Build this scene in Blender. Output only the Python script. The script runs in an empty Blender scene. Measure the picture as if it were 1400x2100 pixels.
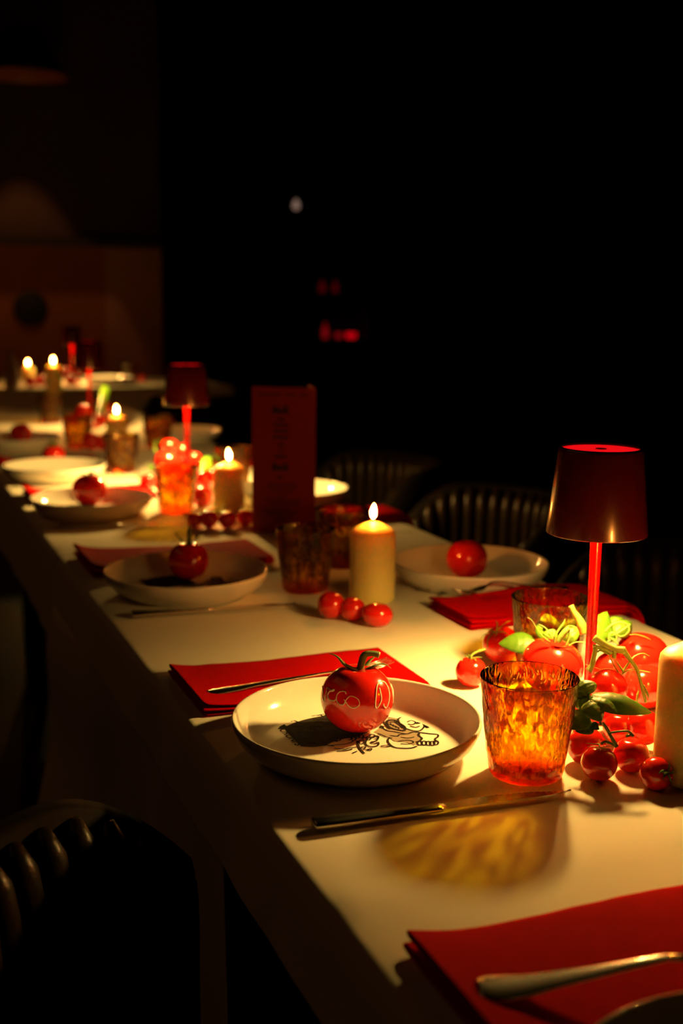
import bpy, bmesh, math, random
from mathutils import Vector, Matrix, noise
random.seed(7)
sc = bpy.context.scene
COL = sc.collection
# ------------------------------------------------------------------ camera
F = 2400.0
PITCH = math.atan((1050 - 613) / F); ROLL = 0.012
YAW = math.atan(1000 * math.cos(PITCH) / F)
CAM = Vector((0, 0, 1.21))
FW = Vector((math.sin(YAW) * math.cos(PITCH), math.cos(YAW) * math.cos(PITCH), -math.sin(PITCH)))
RT0 = Vector((math.cos(YAW), -math.sin(YAW), 0)); UP0 = RT0.cross(FW)
RT = RT0 * math.cos(ROLL) + UP0 * math.sin(ROLL); UP = UP0 * math.cos(ROLL) - RT0 * math.sin(ROLL)
cd = bpy.data.cameras.new('camera'); cam = bpy.data.objects.new('camera', cd); COL.objects.link(cam)
cam.matrix_world = Matrix(((RT.x, UP.x, -FW.x, CAM.x), (RT.y, UP.y, -FW.y, CAM.y), (RT.z, UP.z, -FW.z, CAM.z), (0, 0, 0, 1)))
cd.sensor_fit = 'VERTICAL'; cd.sensor_height = 36; cd.lens = F / 2100 * 36
cd.clip_start = 0.05; cd.clip_end = 60
cd.dof.use_dof = True; cd.dof.focus_distance = 1.19; cd.dof.aperture_fstop = 3.6; cd.dof.aperture_blades = 0
sc.camera = cam
# ------------------------------------------------------------------ world / exposure
w = bpy.data.worlds.new('dark_room'); sc.world = w; w.use_nodes = True
w.node_tree.nodes['Background'].inputs[0].default_value = (1.0, 0.5, 0.2, 1)
w.node_tree.nodes['Background'].inputs[1].default_value = 0.003
sc.view_settings.view_transform = 'Standard'; sc.view_settings.look = 'None'
sc.view_settings.exposure = 0.0; sc.view_settings.gamma = 1.0; sc.view_settings.use_curve_mapping = False
sc.cycles.transparent_max_bounces = 24; sc.cycles.max_bounces = 10; sc.cycles.transmission_bounces = 10
LAMP_W = 17.6; LAMP_COL = (1.0, 0.62, 0.145)
FLAME_E = 480.0; FLAME_COL = (1.0, 0.30, 0.035)
PENDANT_W = 18.0
FILL_W = 3.3

al = bpy.data.lights.new('ceiling_fill', 'AREA'); al.shape = 'RECTANGLE'; al.size = 2.0; al.size_y = 4.0; al.energy = FILL_W; al.color = (1, .38, .11)  # unseen overhead fill, added to lift the ambient light on cloths and walls
ao = bpy.data.objects.new('ceiling_fill', al); COL.objects.link(ao); ao.location = (-1.2, 2.6, 3.35); ao.rotation_euler = (0, math.radians(-18), 0)

TZ = 0.75      # table height
XL, XR = 0.317, 1.03
def ray(px, py): return FW + RT * ((px - 700) / F) - UP * ((py - 1050) / F)
def at(px, py, z=TZ):                 # photo point to a point at a known height
    d = ray(px, py); return CAM + d * ((z - CAM.z) / d.z)
def atd(px, py, Z): return CAM + ray(px, py) * Z
def aty(px, py, Y):
    d = ray(px, py); return CAM + d * (Y / d.y)
def depth(P): return (Vector(P) - CAM).dot(FW)

# ------------------------------------------------------------------ materials
def newmat(name):
    m = bpy.data.materials.new(name); m.use_nodes = True
    nt = m.node_tree; return m, nt, nt.nodes['Principled BSDF']
def pmat(name, col, rough=.5, metal=0, coat=0, sss=0, sssr=(1, .3, .1), sscale=.01, var=0.0, vscale=30, bump=0, bscale=200, emit=None, estr=0, bdist=.001, spec=.5):
    m, nt, b = newmat(name)
    b.inputs['Base Color'].default_value = (*col, 1); b.inputs['Roughness'].default_value = rough
    b.inputs['Metallic'].default_value = metal; b.inputs['Coat Weight'].default_value = coat
    b.inputs['Coat Roughness'].default_value = .06
    b.inputs['Specular IOR Level'].default_value = spec
    if sss:
        b.inputs['Subsurface Weight'].default_value = sss; b.inputs['Subsurface Radius'].default_value = sssr
        b.inputs['Subsurface Scale'].default_value = sscale
    tc = nt.nodes.new('ShaderNodeTexCoord')
    if var:
        n = nt.nodes.new('ShaderNodeTexNoise'); n.inputs['Scale'].default_value = vscale; n.inputs['Detail'].default_value = 3
        mx = nt.nodes.new('ShaderNodeMix'); mx.data_type = 'RGBA'
        mx.inputs[6].default_value = (*[c * (1 - var) for c in col], 1); mx.inputs[7].default_value = (*[min(1, c * (1 + var)) for c in col], 1)
        nt.links.new(tc.outputs['Object'], n.inputs['Vector']); nt.links.new(n.outputs['Fac'], mx.inputs[0]); nt.links.new(mx.outputs[2], b.inputs['Base Color'])
    if bump:
        n = nt.nodes.new('ShaderNodeTexNoise'); n.inputs['Scale'].default_value = bscale; n.inputs['Detail'].default_value = 2
        bp = nt.nodes.new('ShaderNodeBump'); bp.inputs['Strength'].default_value = bump; bp.inputs['Distance'].default_value = bdist
        nt.links.new(tc.outputs['Object'], n.inputs['Vector']); nt.links.new(n.outputs['Fac'], bp.inputs['Height']); nt.links.new(bp.outputs[0], b.inputs['Normal'])
    if emit:
        b.inputs['Emission Color'].default_value = (*emit, 1); b.inputs['Emission Strength'].default_value = estr
    return m
M = {}
M['cloth'] = pmat('white_tablecloth', (.82, .75, .62), .85, var=.03, vscale=12, bump=.35, bscale=900, bdist=.0004, spec=.15)
M['napkin'] = pmat('red_napkin_linen', (.47, .0012, .0008), .85, var=.10, vscale=60, bump=.5, bscale=1400, bdist=.0004, spec=.02)
M['tomato'] = pmat('tomato_skin', (.70, .014, .006), .16, coat=.5, sss=.12, sssr=(1, .12, .05), sscale=.006, var=.12, vscale=25)
M['calyx'] = pmat('tomato_calyx_green', (.13, .19, .03), .6, var=.35, vscale=120, bump=.4, bscale=500)
M['stalk'] = pmat('vine_stalk_green', (.20, .29, .04), .55, var=.25, vscale=90, bump=.4, bscale=600)
M['cut'] = pmat('cut_stalk_end', (.75, .65, .35), .7)
M['ink'] = pmat('white_marker_ink', (.85, .60, .50), .5)
M['plate'] = pmat('glazed_porcelain', (.82, .78, .70), .10, coat=.3, var=.01, vscale=6)
M['print'] = pmat('black_print', (.015, .01, .008), .7, spec=.05)
M['greyprint'] = pmat('grey_print', (.24, .20, .15), .7, spec=.1)
M['shadeprint'] = pmat('shaded_print', (.03, .024, .018), .75, spec=.05)  # left slab print, with the tomato's shadow darkened into its colour
M['steel'] = pmat('polished_cutlery_steel', (.62, .58, .50), .22, metal=1, var=.05, vscale=40)
M['wick'] = pmat('charred_wick', (.02, .015, .01), .9)
M['wax'] = pmat('ivory_candle_wax', (.92, .72, .25), .42, sss=.85, sssr=(1, .55, .18), sscale=.02, var=.01)
M['lampred'] = pmat('red_lacquered_metal', (.55, .004, .006), .20, coat=.6)
M['shadered'] = pmat('dark_red_lacquered_shade', (.05, .002, .003), .25, coat=.5)
M['lampin'] = pmat('red_shade_lining', (.62, .05, .03), .45)
M['lamptop'] = pmat('translucent_red_top', (.7, .01, .01), .3, emit=(1, .005, .008), estr=.85)
M['led'] = pmat('led_diffuser', (.9, .8, .6), .5, emit=LAMP_COL, estr=3)
M['menu'] = pmat('red_menu_card', (.26, .006, .006), .7, var=.06, vscale=20)
M['menuink'] = pmat('menu_black_ink', (.02, .012, .008), .8)
M['leather'] = pmat('dark_brown_leather', (.020, .011, .005), .36, var=.25, vscale=30, bump=.5, bscale=160, spec=.22)
M['shell'] = pmat('matt_black_chair_shell', (.008, .005, .003), .7, var=.2, vscale=30, bump=.3, bscale=160, spec=.08)
M['chairwood'] = pmat('dark_stained_chair_wood', (.05, .028, .015), .45, var=.2, vscale=40)
M['tablewood'] = pmat('dark_table_wood', (.04, .025, .015), .6, var=.2, vscale=10)
M['floor'] = pmat('dark_floorboards', (.02, .014, .01), .55, var=.3, vscale=5)
M['black'] = pmat('black_wall_paint', (.004, .0035, .003), .9, var=.1, vscale=3)
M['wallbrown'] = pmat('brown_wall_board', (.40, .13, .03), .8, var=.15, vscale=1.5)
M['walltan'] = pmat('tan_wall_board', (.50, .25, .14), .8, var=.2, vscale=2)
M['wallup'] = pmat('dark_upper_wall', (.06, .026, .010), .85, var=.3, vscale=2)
M['ledge'] = pmat('dark_ledge', (.02, .01, .006), .7)
M['clockface'] = pmat('dark_round_disc', (.012, .010, .009), .6)
M['pendant'] = pmat('dark_pendant_metal', (.03, .015, .01), .5)
M['pendantin'] = pmat('copper_pendant_lining', (.45, .14, .05), .4)
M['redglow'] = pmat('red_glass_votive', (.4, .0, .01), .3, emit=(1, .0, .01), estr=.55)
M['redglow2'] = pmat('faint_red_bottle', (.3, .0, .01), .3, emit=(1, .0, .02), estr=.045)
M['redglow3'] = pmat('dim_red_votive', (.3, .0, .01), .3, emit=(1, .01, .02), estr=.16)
M['bulb'] = pmat('small_warm_bulb', (.5, .4, .3), .3, emit=(1, .6, .45), estr=.22)
M['winecloth'] = M['napkin']
# basil leaf: diffuse + translucent with fine vein bump
def leafmat(name, c1, c2):
    m, nt, b = newmat(name)
    b.inputs['Roughness'].default_value = .42
    tc = nt.nodes.new('ShaderNodeTexCoord'); n = nt.nodes.new('ShaderNodeTexNoise'); n.inputs['Scale'].default_value = 60
    nt.links.new(tc.outputs['Object'], n.inputs['Vector'])
    mx = nt.nodes.new('ShaderNodeMix'); mx.data_type = 'RGBA'; mx.inputs[6].default_value = (*c1, 1); mx.inputs[7].default_value = (*c2, 1)
    nt.links.new(n.outputs['Fac'], mx.inputs[0]); nt.links.new(mx.outputs[2], b.inputs['Base Color'])
    bp = nt.nodes.new('ShaderNodeBump'); bp.inputs['Strength'].default_value = .35; bp.inputs['Distance'].default_value = .001
    nt.links.new(n.outputs['Fac'], bp.inputs['Height']); nt.links.new(bp.outputs[0], b.inputs['Normal'])
    tr = nt.nodes.new('ShaderNodeBsdfTranslucent'); nt.links.new(mx.outputs[2], tr.inputs['Color'])
    ms = nt.nodes.new('ShaderNodeMixShader'); ms.inputs[0].default_value = .35
    out = nt.nodes['Material Output']
    nt.links.new(b.outputs[0], ms.inputs[1]); nt.links.new(tr.outputs[0], ms.inputs[2]); nt.links.new(ms.outputs[0], out.inputs['Surface'])
    return m
M['basil'] = leafmat('basil_leaf_green', (.07, .19, .006), (.14, .29, .012))
M['basil_dark'] = leafmat('basil_leaf_deep_green', (.05, .14, .006), (.10, .22, .012))
# amber glass: tinted see-through body whose tint follows the uneven wall, a little bending, clear gloss
def glassmat(name, inner):
    m = bpy.data.materials.new(name); m.use_nodes = True; nt = m.node_tree
    for n in list(nt.nodes): nt.nodes.remove(n)
    out = nt.nodes.new('ShaderNodeOutputMaterial')
    tr = nt.nodes.new('ShaderNodeBsdfTransparent'); gl = nt.nodes.new('ShaderNodeBsdfGlossy'); gl.inputs['Roughness'].default_value = .03
    gl.inputs['Color'].default_value = (1, .9, .75, 1)
    fr = nt.nodes.new('ShaderNodeFresnel'); fr.inputs['IOR'].default_value = 1.42 if not inner else 1.25
    ms = nt.nodes.new('ShaderNodeMixShader'); nt.links.new(fr.outputs[0], ms.inputs[0])
    if inner:
        tr.inputs['Color'].default_value = (1, .97, .9, 1)
        nt.links.new(tr.outputs[0], ms.inputs[1])
    else:
        tc = nt.nodes.new('ShaderNodeTexCoord'); mp = nt.nodes.new('ShaderNodeMapping'); mp.inputs['Scale'].default_value = (1, 1, .5)
        n = nt.nodes.new('ShaderNodeTexNoise'); n.inputs['Scale'].default_value = 170; n.inputs['Detail'].default_value = 1.5; n.inputs['Distortion'].default_value = .8
        nt.links.new(tc.outputs['Object'], mp.inputs[0]); nt.links.new(mp.outputs[0], n.inputs['Vector'])
        cr = nt.nodes.new('ShaderNodeValToRGB'); cr.color_ramp.elements[0].position = .43; cr.color_ramp.elements[1].position = .575
        cr.color_ramp.elements[0].color = (.20, .05, .002, 1); cr.color_ramp.elements[1].color = (1.0, .80, .008, 1)
        nt.links.new(n.outputs['Fac'], cr.inputs[0]); nt.links.new(cr.outputs[0], tr.inputs['Color'])
        bp = nt.nodes.new('ShaderNodeBump'); bp.inputs['Strength'].default_value = .8; bp.inputs['Distance'].default_value = .0018
        nt.links.new(n.outputs['Fac'], bp.inputs['Height'])
        rf = nt.nodes.new('ShaderNodeBsdfRefraction'); rf.inputs['IOR'].default_value = 1.3; rf.inputs['Roughness'].default_value = .02
        rf.inputs['Color'].default_value = (1, .55, .10, 1)
        for q in (rf, gl, fr): nt.links.new(bp.outputs[0], q.inputs['Normal'])
        m2 = nt.nodes.new('ShaderNodeMixShader'); m2.inputs[0].default_value = .30
        nt.links.new(tr.outputs[0], m2.inputs[1]); nt.links.new(rf.outputs[0], m2.inputs[2]); nt.links.new(m2.outputs[0], ms.inputs[1])
    nt.links.new(gl.outputs[0], ms.inputs[2]); nt.links.new(ms.outputs[0], out.inputs['Surface'])
    return m
M['amber'] = glassmat('amber_hammered_glass', False); M['amberin'] = glassmat('amber_glass_inside', True)
# thick glass base: redder
m = bpy.data.materials.new('amber_glass_base'); m.use_nodes = True; nt = m.node_tree
b = nt.nodes['Principled BSDF']; b.inputs['Base Color'].default_value = (1, .20, .03, 1); b.inputs['Transmission Weight'].default_value = 1
b.inputs['Roughness'].default_value = .05; b.inputs['IOR'].default_value = 1.3
tr = nt.nodes.new('ShaderNodeBsdfTransparent'); tr.inputs['Color'].default_value = (1, .35, .05, 1)
ms = nt.nodes.new('ShaderNodeMixShader'); ms.inputs[0].default_value = .45
nt.links.new(b.outputs[0], ms.inputs[1]); nt.links.new(tr.outputs[0], ms.inputs[2]); nt.links.new(ms.outputs[0], nt.nodes['Material Output'].inputs['Surface'])
M['amberbase'] = m
# flame
m = bpy.data.materials.new('candle_flame'); m.use_nodes = True; nt = m.node_tree
for n in list(nt.nodes): nt.nodes.remove(n)
em = nt.nodes.new('ShaderNodeEmission'); em.inputs[0].default_value = (*FLAME_COL, 1); em.inputs[1].default_value = FLAME_E
nt.links.new(em.outputs[0], nt.nodes.new('ShaderNodeOutputMaterial').inputs['Surface']); M['flame'] = m

# ------------------------------------------------------------------ mesh helpers
class MB:
    def __init__(s): s.v = []; s.f = []
    def add(s, vs, fs):
        o = len(s.v); s.v += [Vector(p) for p in vs]; s.f += [tuple(i + o for i in f) for f in fs]; return s
    def lathe(s, prof, n=48, c=(0, 0, 0), fn=None, closed=False):
        vs = []; fs = []; k = len(prof)
        for i in range(n):
            a = 2 * math.pi * i / n
            for j, (r, z) in enumerate(prof):
                rr = r + (fn(a, z, j) if fn else 0)
                vs.append((c[0] + rr * math.cos(a), c[1] + rr * math.sin(a), c[2] + z))
        for i in range(n):
            i2 = (i + 1) % n
            for j in range(k - 1 if not closed else k):
                j2 = (j + 1) % k
                fs.append((i * k + j, i2 * k + j, i2 * k + j2, i * k + j2))
        return s.add(vs, fs)
    def tube(s, pts, rad, n=8, flat=1.0, up=None):
        pts = [Vector(p) for p in pts]
        if not hasattr(rad, '__len__'): rad = [rad] * len(pts)
        vs = []; fs = []; prev = None
        for i, p in enumerate(pts):
            t = (pts[min(i + 1, len(pts) - 1)] - pts[max(i - 1, 0)]).normalized()
            if prev is None:
                u = Vector(up) if up else (Vector((0, 0, 1)) if abs(t.z) < .9 else Vector((1, 0, 0)))
            else: u = prev
            u = (u - t * u.dot(t))
            if u.length < 1e-6: u = t.orthogonal()
            u.normalize(); prev = u; q = t.cross(u)
            for k in range(n):
                a = 2 * math.pi * k / n
                vs.append(p + q * (math.cos(a) * rad[i]) + u * (math.sin(a) * rad[i] * flat))
        L = len(pts)
        for i in range(L - 1):
            for k in range(n):
                k2 = (k + 1) % n; fs.append((i * n + k, i * n + k2, (i + 1) * n + k2, (i + 1) * n + k))
        fs.append(tuple(range(n))[::-1]); fs.append(tuple((L - 1) * n + k for k in range(n)))
        return s.add(vs, fs)
    def box(s, a, b):
        x0, y0, z0 = a; x1, y1, z1 = b
        return s.add([(x0, y0, z0), (x1, y0, z0), (x1, y1, z0), (x0, y1, z0), (x0, y0, z1), (x1, y0, z1), (x1, y1, z1), (x0, y1, z1)],
                     [(3, 2, 1, 0), (4, 5, 6, 7), (0, 1, 5, 4), (1, 2, 6, 5), (2, 3, 7, 6), (3, 0, 4, 7)])
    def grid(s, P, nu, nv):          # P(i,j) -> point
        vs = [P(i, j) for i in range(nu + 1) for j in range(nv + 1)]
        return s.add(vs, [(i * (nv + 1) + j, (i + 1) * (nv + 1) + j, (i + 1) * (nv + 1) + j + 1, i * (nv + 1) + j + 1) for i in range(nu) for j in range(nv)])
    def mesh(s, name, mat, smooth=True, mats=None, mfn=None):
        me = bpy.data.meshes.new(name); me.from_pydata([tuple(v) for v in s.v], [], s.f)
        if mats:
            for m_ in mats: me.materials.append(m_)
            for p in me.polygons: p.material_index = mfn(p)
        else: me.materials.append(mat)
        if smooth: me.polygons.foreach_set('use_smooth', [True] * len(me.polygons))
        me.update(); return me
    def build(s, name, mat, parent=None, smooth=True, bevel=0, solid=0, loc=None, sub=0):
        return link(name, s.mesh(name, mat, smooth), parent, bevel, solid, loc, sub)
def link(name, me, parent=None, bevel=0, solid=0, loc=None, sub=0):
    o = bpy.data.objects.new(name, me); COL.objects.link(o)
    if parent: o.parent = parent
    if loc is not None: o.location = loc
    if solid: q = o.modifiers.new('solid', 'SOLIDIFY'); q.thickness = solid; q.offset = 0
    if bevel: q = o.modifiers.new('bevel', 'BEVEL'); q.width = bevel; q.segments = 3; q.limit_method = 'ANGLE'
    if sub: q = o.modifiers.new('sub', 'SUBSURF'); q.levels = sub; q.render_levels = sub
    return o
def tag(o, label=None, cat=None, group=None, kind=None):
    if label: o['label'] = label
    if cat: o['category'] = cat
    if group: o['group'] = group
    if kind: o['kind'] = kind
    return o
def empty(name, loc, rz=0, label=None, cat=None, group=None):
    o = bpy.data.objects.new(name, None); COL.objects.link(o); o.location = loc; o.rotation_euler = (0, 0, rz); o.empty_display_size = .02
    return tag(o, label, cat, group)
def sm(a, b, x): t = max(0, min(1, (x - a) / (b - a))); return t * t * (3 - 2 * t)
def smooth_path(pts, n=6):
    pts = [Vector(p) for p in pts]; out = []
    for i in range(len(pts) - 1):
        p0 = pts[max(i - 1, 0)]; p1 = pts[i]; p2 = pts[i + 1]; p3 = pts[min(i + 2, len(pts) - 1)]
        for k in range(n):
            t = k / n
            out.append(.5 * ((2 * p1) + (p2 - p0) * t + (2 * p0 - 5 * p1 + 4 * p2 - p3) * t * t + (3 * p1 - p0 - 3 * p2 + p3) * t ** 3))
    out.append(pts[-1]); return out
def lerp_list(vals, n):
    m = len(vals) - 1; return [vals[min(m, int(i * m / (n - 1)))] * (1 - (i * m / (n - 1)) % 1) + vals[min(m, int(i * m / (n - 1)) + 1)] * ((i * m / (n - 1)) % 1) for i in range(n)]

# ------------------------------------------------------------------ setting
def setbox(name, a, b, mat): o = MB().box(a, b).build(name, mat, smooth=False); tag(o, kind='structure'); return o
setbox('floor', (-3.5, -2.5, -.1), (7.5, 9.6, 0), M['floor'])
setbox('ceiling', (-3.5, -2.5, 3.4), (7.5, 9.6, 3.5), M['black'])
setbox('wall_right', (7.4, -2.5, 0), (7.5, 9.6, 3.4), M['black'])
setbox('wall_left', (-3.5, -2.5, 0), (-3.4, 9.6, 3.4), M['black'])
setbox('wall_front', (-3.4, -2.5, 0), (7.4, -2.4, 3.4), M['black'])
setbox('wall_back', (-3.4, 9.5, 0), (7.4, 9.6, 3.4), M['black'])
WX = aty(328, 500, 8.0).x; WZ = aty(150, 499, 8.0).z; WM = aty(214, 600, 8.0).x
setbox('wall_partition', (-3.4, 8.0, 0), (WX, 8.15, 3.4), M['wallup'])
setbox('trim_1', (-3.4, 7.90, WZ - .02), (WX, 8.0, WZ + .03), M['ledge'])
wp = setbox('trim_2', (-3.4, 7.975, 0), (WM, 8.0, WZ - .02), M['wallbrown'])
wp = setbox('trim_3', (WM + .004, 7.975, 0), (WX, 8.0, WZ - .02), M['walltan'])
# vertical boards on the tan panel and small nail highlights are part of its boards
P = aty(63, 632, 7.97)
d = MB().lathe([(0, .012), (.10, .012), (.112, .006), (.112, 0), (0, 0)], 40)
o = d.build('round_disc', M['clockface'], loc=(P.x, 7.974, P.z)); o.rotation_euler = (math.pi / 2, 0, 0)
tag(o, 'dark round disc mounted on the brown back wall', 'wall disc')
# pendant lamp
P = aty(50, 155, 7.66)
pr = empty('pendant_lamp', (P.x, P.y, P.z), 0, 'wide dark pendant lamp with copper inside hanging before the back wall', 'pendant lamp')
prof = [(.265, 0), (.258, .02), (.20, .085), (.12, .135), (.03, .16), (.02, .20), (0, .20)]
MB().lathe(prof, 48).build('dome', M['pendant'], pr)
MB().lathe([(r * .985, z - .004) for r, z in prof[:5]] + [(0, .155)], 48).build('dome_lining', M['pendantin'], pr)
MB().tube([(0, 0, .2), (0, 0, 3.4 - P.z)], .004).build('cord', M['pendant'], pr)
MB().lathe([(0, .06), (.02, .065), (.028, .085), (.02, .11), (.012, .15), (0, .15)], 20).build('bulb', M['bulb'], pr)
ld = bpy.data.lights.new('pendant_glow', 'SPOT'); ld.energy = PENDANT_W; ld.color = (1, .42, .14); ld.spot_size = math.radians(54); ld.spot_blend = .12; ld.shadow_soft_size = .04
lo = bpy.data.objects.new('pendant_glow', ld); COL.objects.link(lo); lo.parent = pr; lo.location = (0, 0, .05)
# bottle shelf far right with red lights
P = aty(700, 560, 9.2)
sh = empty('shelf_unit', (P.x, 9.48, 0), 0, 'dark wall shelf unit holding red bottles and votives in the far dark', 'shelf')
zs = [aty(700, y, 9.2).z for y in (695, 600, 510)]
for z in zs: MB().box((-.24, -.30, z - .025), (.24, 0, z)).build('shelf', M['black'], sh, smooth=False)
for x in (-.26, .24): MB().box((x, -.30, .3), (x + .02, 0, 1.95)).build('side_panel', M['black'], sh, smooth=False)
def bottle(px, k, h, r, mat, lab, kind='bottle'):
    p = aty(px, 600, 9.2)
    if kind == 'bottle': pf = [(0, 0), (r, .002), (r, h * .55), (r * .85, h * .66), (r * .35, h * .75), (r * .35, h), (0, h)]
    else: pf = [(0, 0), (r * .9, .002), (r, h), (r * .9, h), (r * .8, h * .3), (0, h * .28)]
    o = MB().lathe(pf, 20).build('bottle' if kind == 'bottle' else 'votive_glass', mat, loc=(p.x, 9.32, zs[k] + .0005)); tag(o, lab, 'bottle' if kind == 'bottle' else 'votive')
bottle(678, 0, .13, .024, M['redglow3'], 'dim red bottle at the left of the lowest far shelf')
bottle(706, 0, .045, .03, M['redglow3'], 'dim red votive between bottle and bright votive on the far shelf', 'v')
bottle(732, 0, .045, .045, M['redglow'], 'bright red glowing votive at the right of the lowest far shelf', 'v')
bottle(671, 1, .10, .026, M['redglow2'], 'faint red bottle at the left of the middle far shelf')
bottle(698, 1, .10, .022, M['redglow2'], 'faint red bottle at the right of the middle far shelf')
P = aty(607, 422, 9.0)
pb = empty('hanging_bulb', (P.x, P.y, P.z), 0, 'tiny dim bulb hanging on a cord in the far darkness', 'hanging bulb')
MB().lathe([(0, -.03), (.02, -.024), (.028, 0), (.018, .03), (.010, .045), (0, .05)], 20).build('bulb', M['bulb'], pb)
MB().tube([(0, 0, .045), (0, 0, 3.4 - P.z)], .003).build('cord', M['pendant'], pb)

# ------------------------------------------------------------------ tables and cloths
def table(x0, x1, y0, y1, label):
    t = empty('banquet_table', ((x0 + x1) / 2, (y0 + y1) / 2, 0), 0, label, 'table')
    hx = (x1 - x0) / 2; hy = (y1 - y0) / 2
    MB().box((-hx, -hy, TZ - .05), (hx, hy, TZ - .004)).build('tabletop', M['tablewood'], t, smooth=False)
    for sx in (-1, 1):
        for sy in (-1, 1):
            MB().tube([(sx * (hx - .12), sy * (hy - .10), 0), (sx * (hx - .12), sy * (hy - .10), TZ - .05)], .022).build('leg', M['tablewood'], t)
    return t
def cloth(name, x0, x1, y0, y1, drop, label, folds=(), wob=.004, parent=None, seed=0, flare=0, ends=(True, True)):
    R = .010
    m = MB()
    # cross profile in x : from left hem over the top to right hem
    prof = []
    nd = max(3, int(drop / .02))
    for k in range(nd + 1): prof.append(('L', drop - (drop - R) * k / nd))
    for k in range(1, 5): prof.append(('LC', k / 5))
    nx = 40
    for k in range(nx + 1): prof.append(('T', k / nx))
    for k in range(4, 0, -1): prof.append(('RC', k / 5))
    for k in range(nd, -1, -1): prof.append(('R', drop - (drop - R) * k / nd))
    ny = int((y1 - y0) / .02)
    def P(i, j):
        y = y0 + (y1 - y0) * j / ny; k, t = prof[i]
        zt = TZ
        nz = noise.noise(Vector((y * 2.2, 1.7 + seed, 0))) * wob
        if k in ('L', 'R'):
            s = 1 if k == 'L' else -1; xb = x0 - R if k == 'L' else x1 + R
            amt = t / max(drop, .01)
            out = amt * (.010 + .008 * noise.noise(Vector((y * 7, seed + s, 0)))) + nz
            if k == 'L' and flare: out += flare * amt * sm(y1 - .28, y1, y) * (1 + .25 * math.sin(t * 22))
            return Vector((xb - s * out, y, zt - t))
        if k in ('LC', 'RC'):
            s = 1 if k == 'LC' else -1; xb = x0 if k == 'LC' else x1; a = t * math.pi / 2
            return Vector((xb - s * (R * math.cos(a) + nz), y, zt - R + R * math.sin(a)))
        x = x0 + (x1 - x0) * t
        z = zt
        for fy, fh, fw in folds: z += fh * math.exp(-((y - fy - .012 * noise.noise(Vector((x * 4, fy, 3)))) / fw) ** 2)
        z -= .0012 * abs(noise.noise(Vector((x * 6, y * 6, seed))))
        return Vector((x - nz * (1 - t) + nz * t * 0, y, z))
    m.grid(P, len(prof) - 1, ny)
    # near / far ends hang too
    for fl, ye, s in ((ends[0], y0, -1), (ends[1], y1, 1)):
        if not fl: continue
        def Q(i, j): return Vector((x0 - R + (x1 - x0 + 2 * R) * i / 30, ye + s * (.001 + .004 * abs(math.sin(i * .7)) * j / 4), TZ - .001 - drop * j / 4))
        m.grid(Q, 30, 4)
    o = m.build(name, M['cloth'], parent); tag(o, label, 'tablecloth'); return o
YS = [-.75, 2.09, 3.55, 5.0]
table(XL + .01, XR - .01, YS[0], YS[1] - .005, 'nearest long dinner table under the white cloth')
table(XL + .01, XR - .01, YS[1] + .005, YS[2] - .005, 'second dinner table in the row, beyond the red menu card')
table(XL + .01, XR - .01, YS[2] + .005, YS[3], 'farthest dinner table of the row')
cloth('tablecloth', XL, XR, YS[0], YS[1], .085, 'short white top cloth on the nearest table, hanging just below its edge',
      folds=((1.372, .0022, .012), (.762, .0020, .014)), ends=(False, False))
cloth('tablecloth', XL, XR, YS[1] + .002, YS[2], .16, 'white cloth on the second table beyond the menu card', folds=((2.16, .0015, .01),), seed=5, ends=(False, False))
cloth('tablecloth', XL, XR, YS[2] + .002, YS[3], .16, 'white cloth on the farthest table of the row', seed=9, ends=(False, True))
# long under-cloth of the nearest table: hangs at its left side and flares at the far corner
m = MB()
def U(i, j):
    y = 1.16 + (YS[1] - .01 - 1.16) * i / 90; t = j / 22; z = TZ - .088 - .54 * t
    fl = sm(1.55, 2.08, y); 
    x = XL + .022 - fl * (.035 + .085 * t + .016 * math.sin(t * 9 + .5) * (1 - t)) + .02 * t * (1 - fl) + .014 * t * math.sin(y * 16) + .006 * math.sin(y * 37) * t
    return Vector((x, y, z))
m.grid(U, 90, 22)
tag(m.build('under_cloth', M['cloth'], solid=.0012), 'long cream under-cloth hanging down the left side of the nearest table', 'tablecloth')

# transverse far table
fx0, fx1, fy0, fy1 = -.6, 1.80, 5.95, 6.7
table(fx0 + .02, fx1 - .02, fy0 + .01, fy1, 'far crosswise table before the brown wall')
m = MB()
def Q(i, j):
    x = fx0 + (fx1 - fx0) * i / 90
    if j <= 6: y = fy1 - (fy1 - fy0) * j / 6; return Vector((x, y, TZ))
    t = (j - 6) / 10
    return Vector((x, fy0 - .012 - .012 * t * math.sin(x * 30) - .01 * t, TZ - .012 - .62 * t))
m.grid(Q, 90, 16)
m.grid(lambda i, j: Vector((fx1 + .012 + .01 * j / 8 * math.sin(i * .9), fy0 - .012 + (fy1 - fy0 + .012) * i / 20, TZ - .004 - .63 * j / 8)), 20, 8)
tag(m.build('tablecloth', M['cloth']), 'long white cloth on the far crosswise table hanging well below its edge', 'tablecloth')

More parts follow.
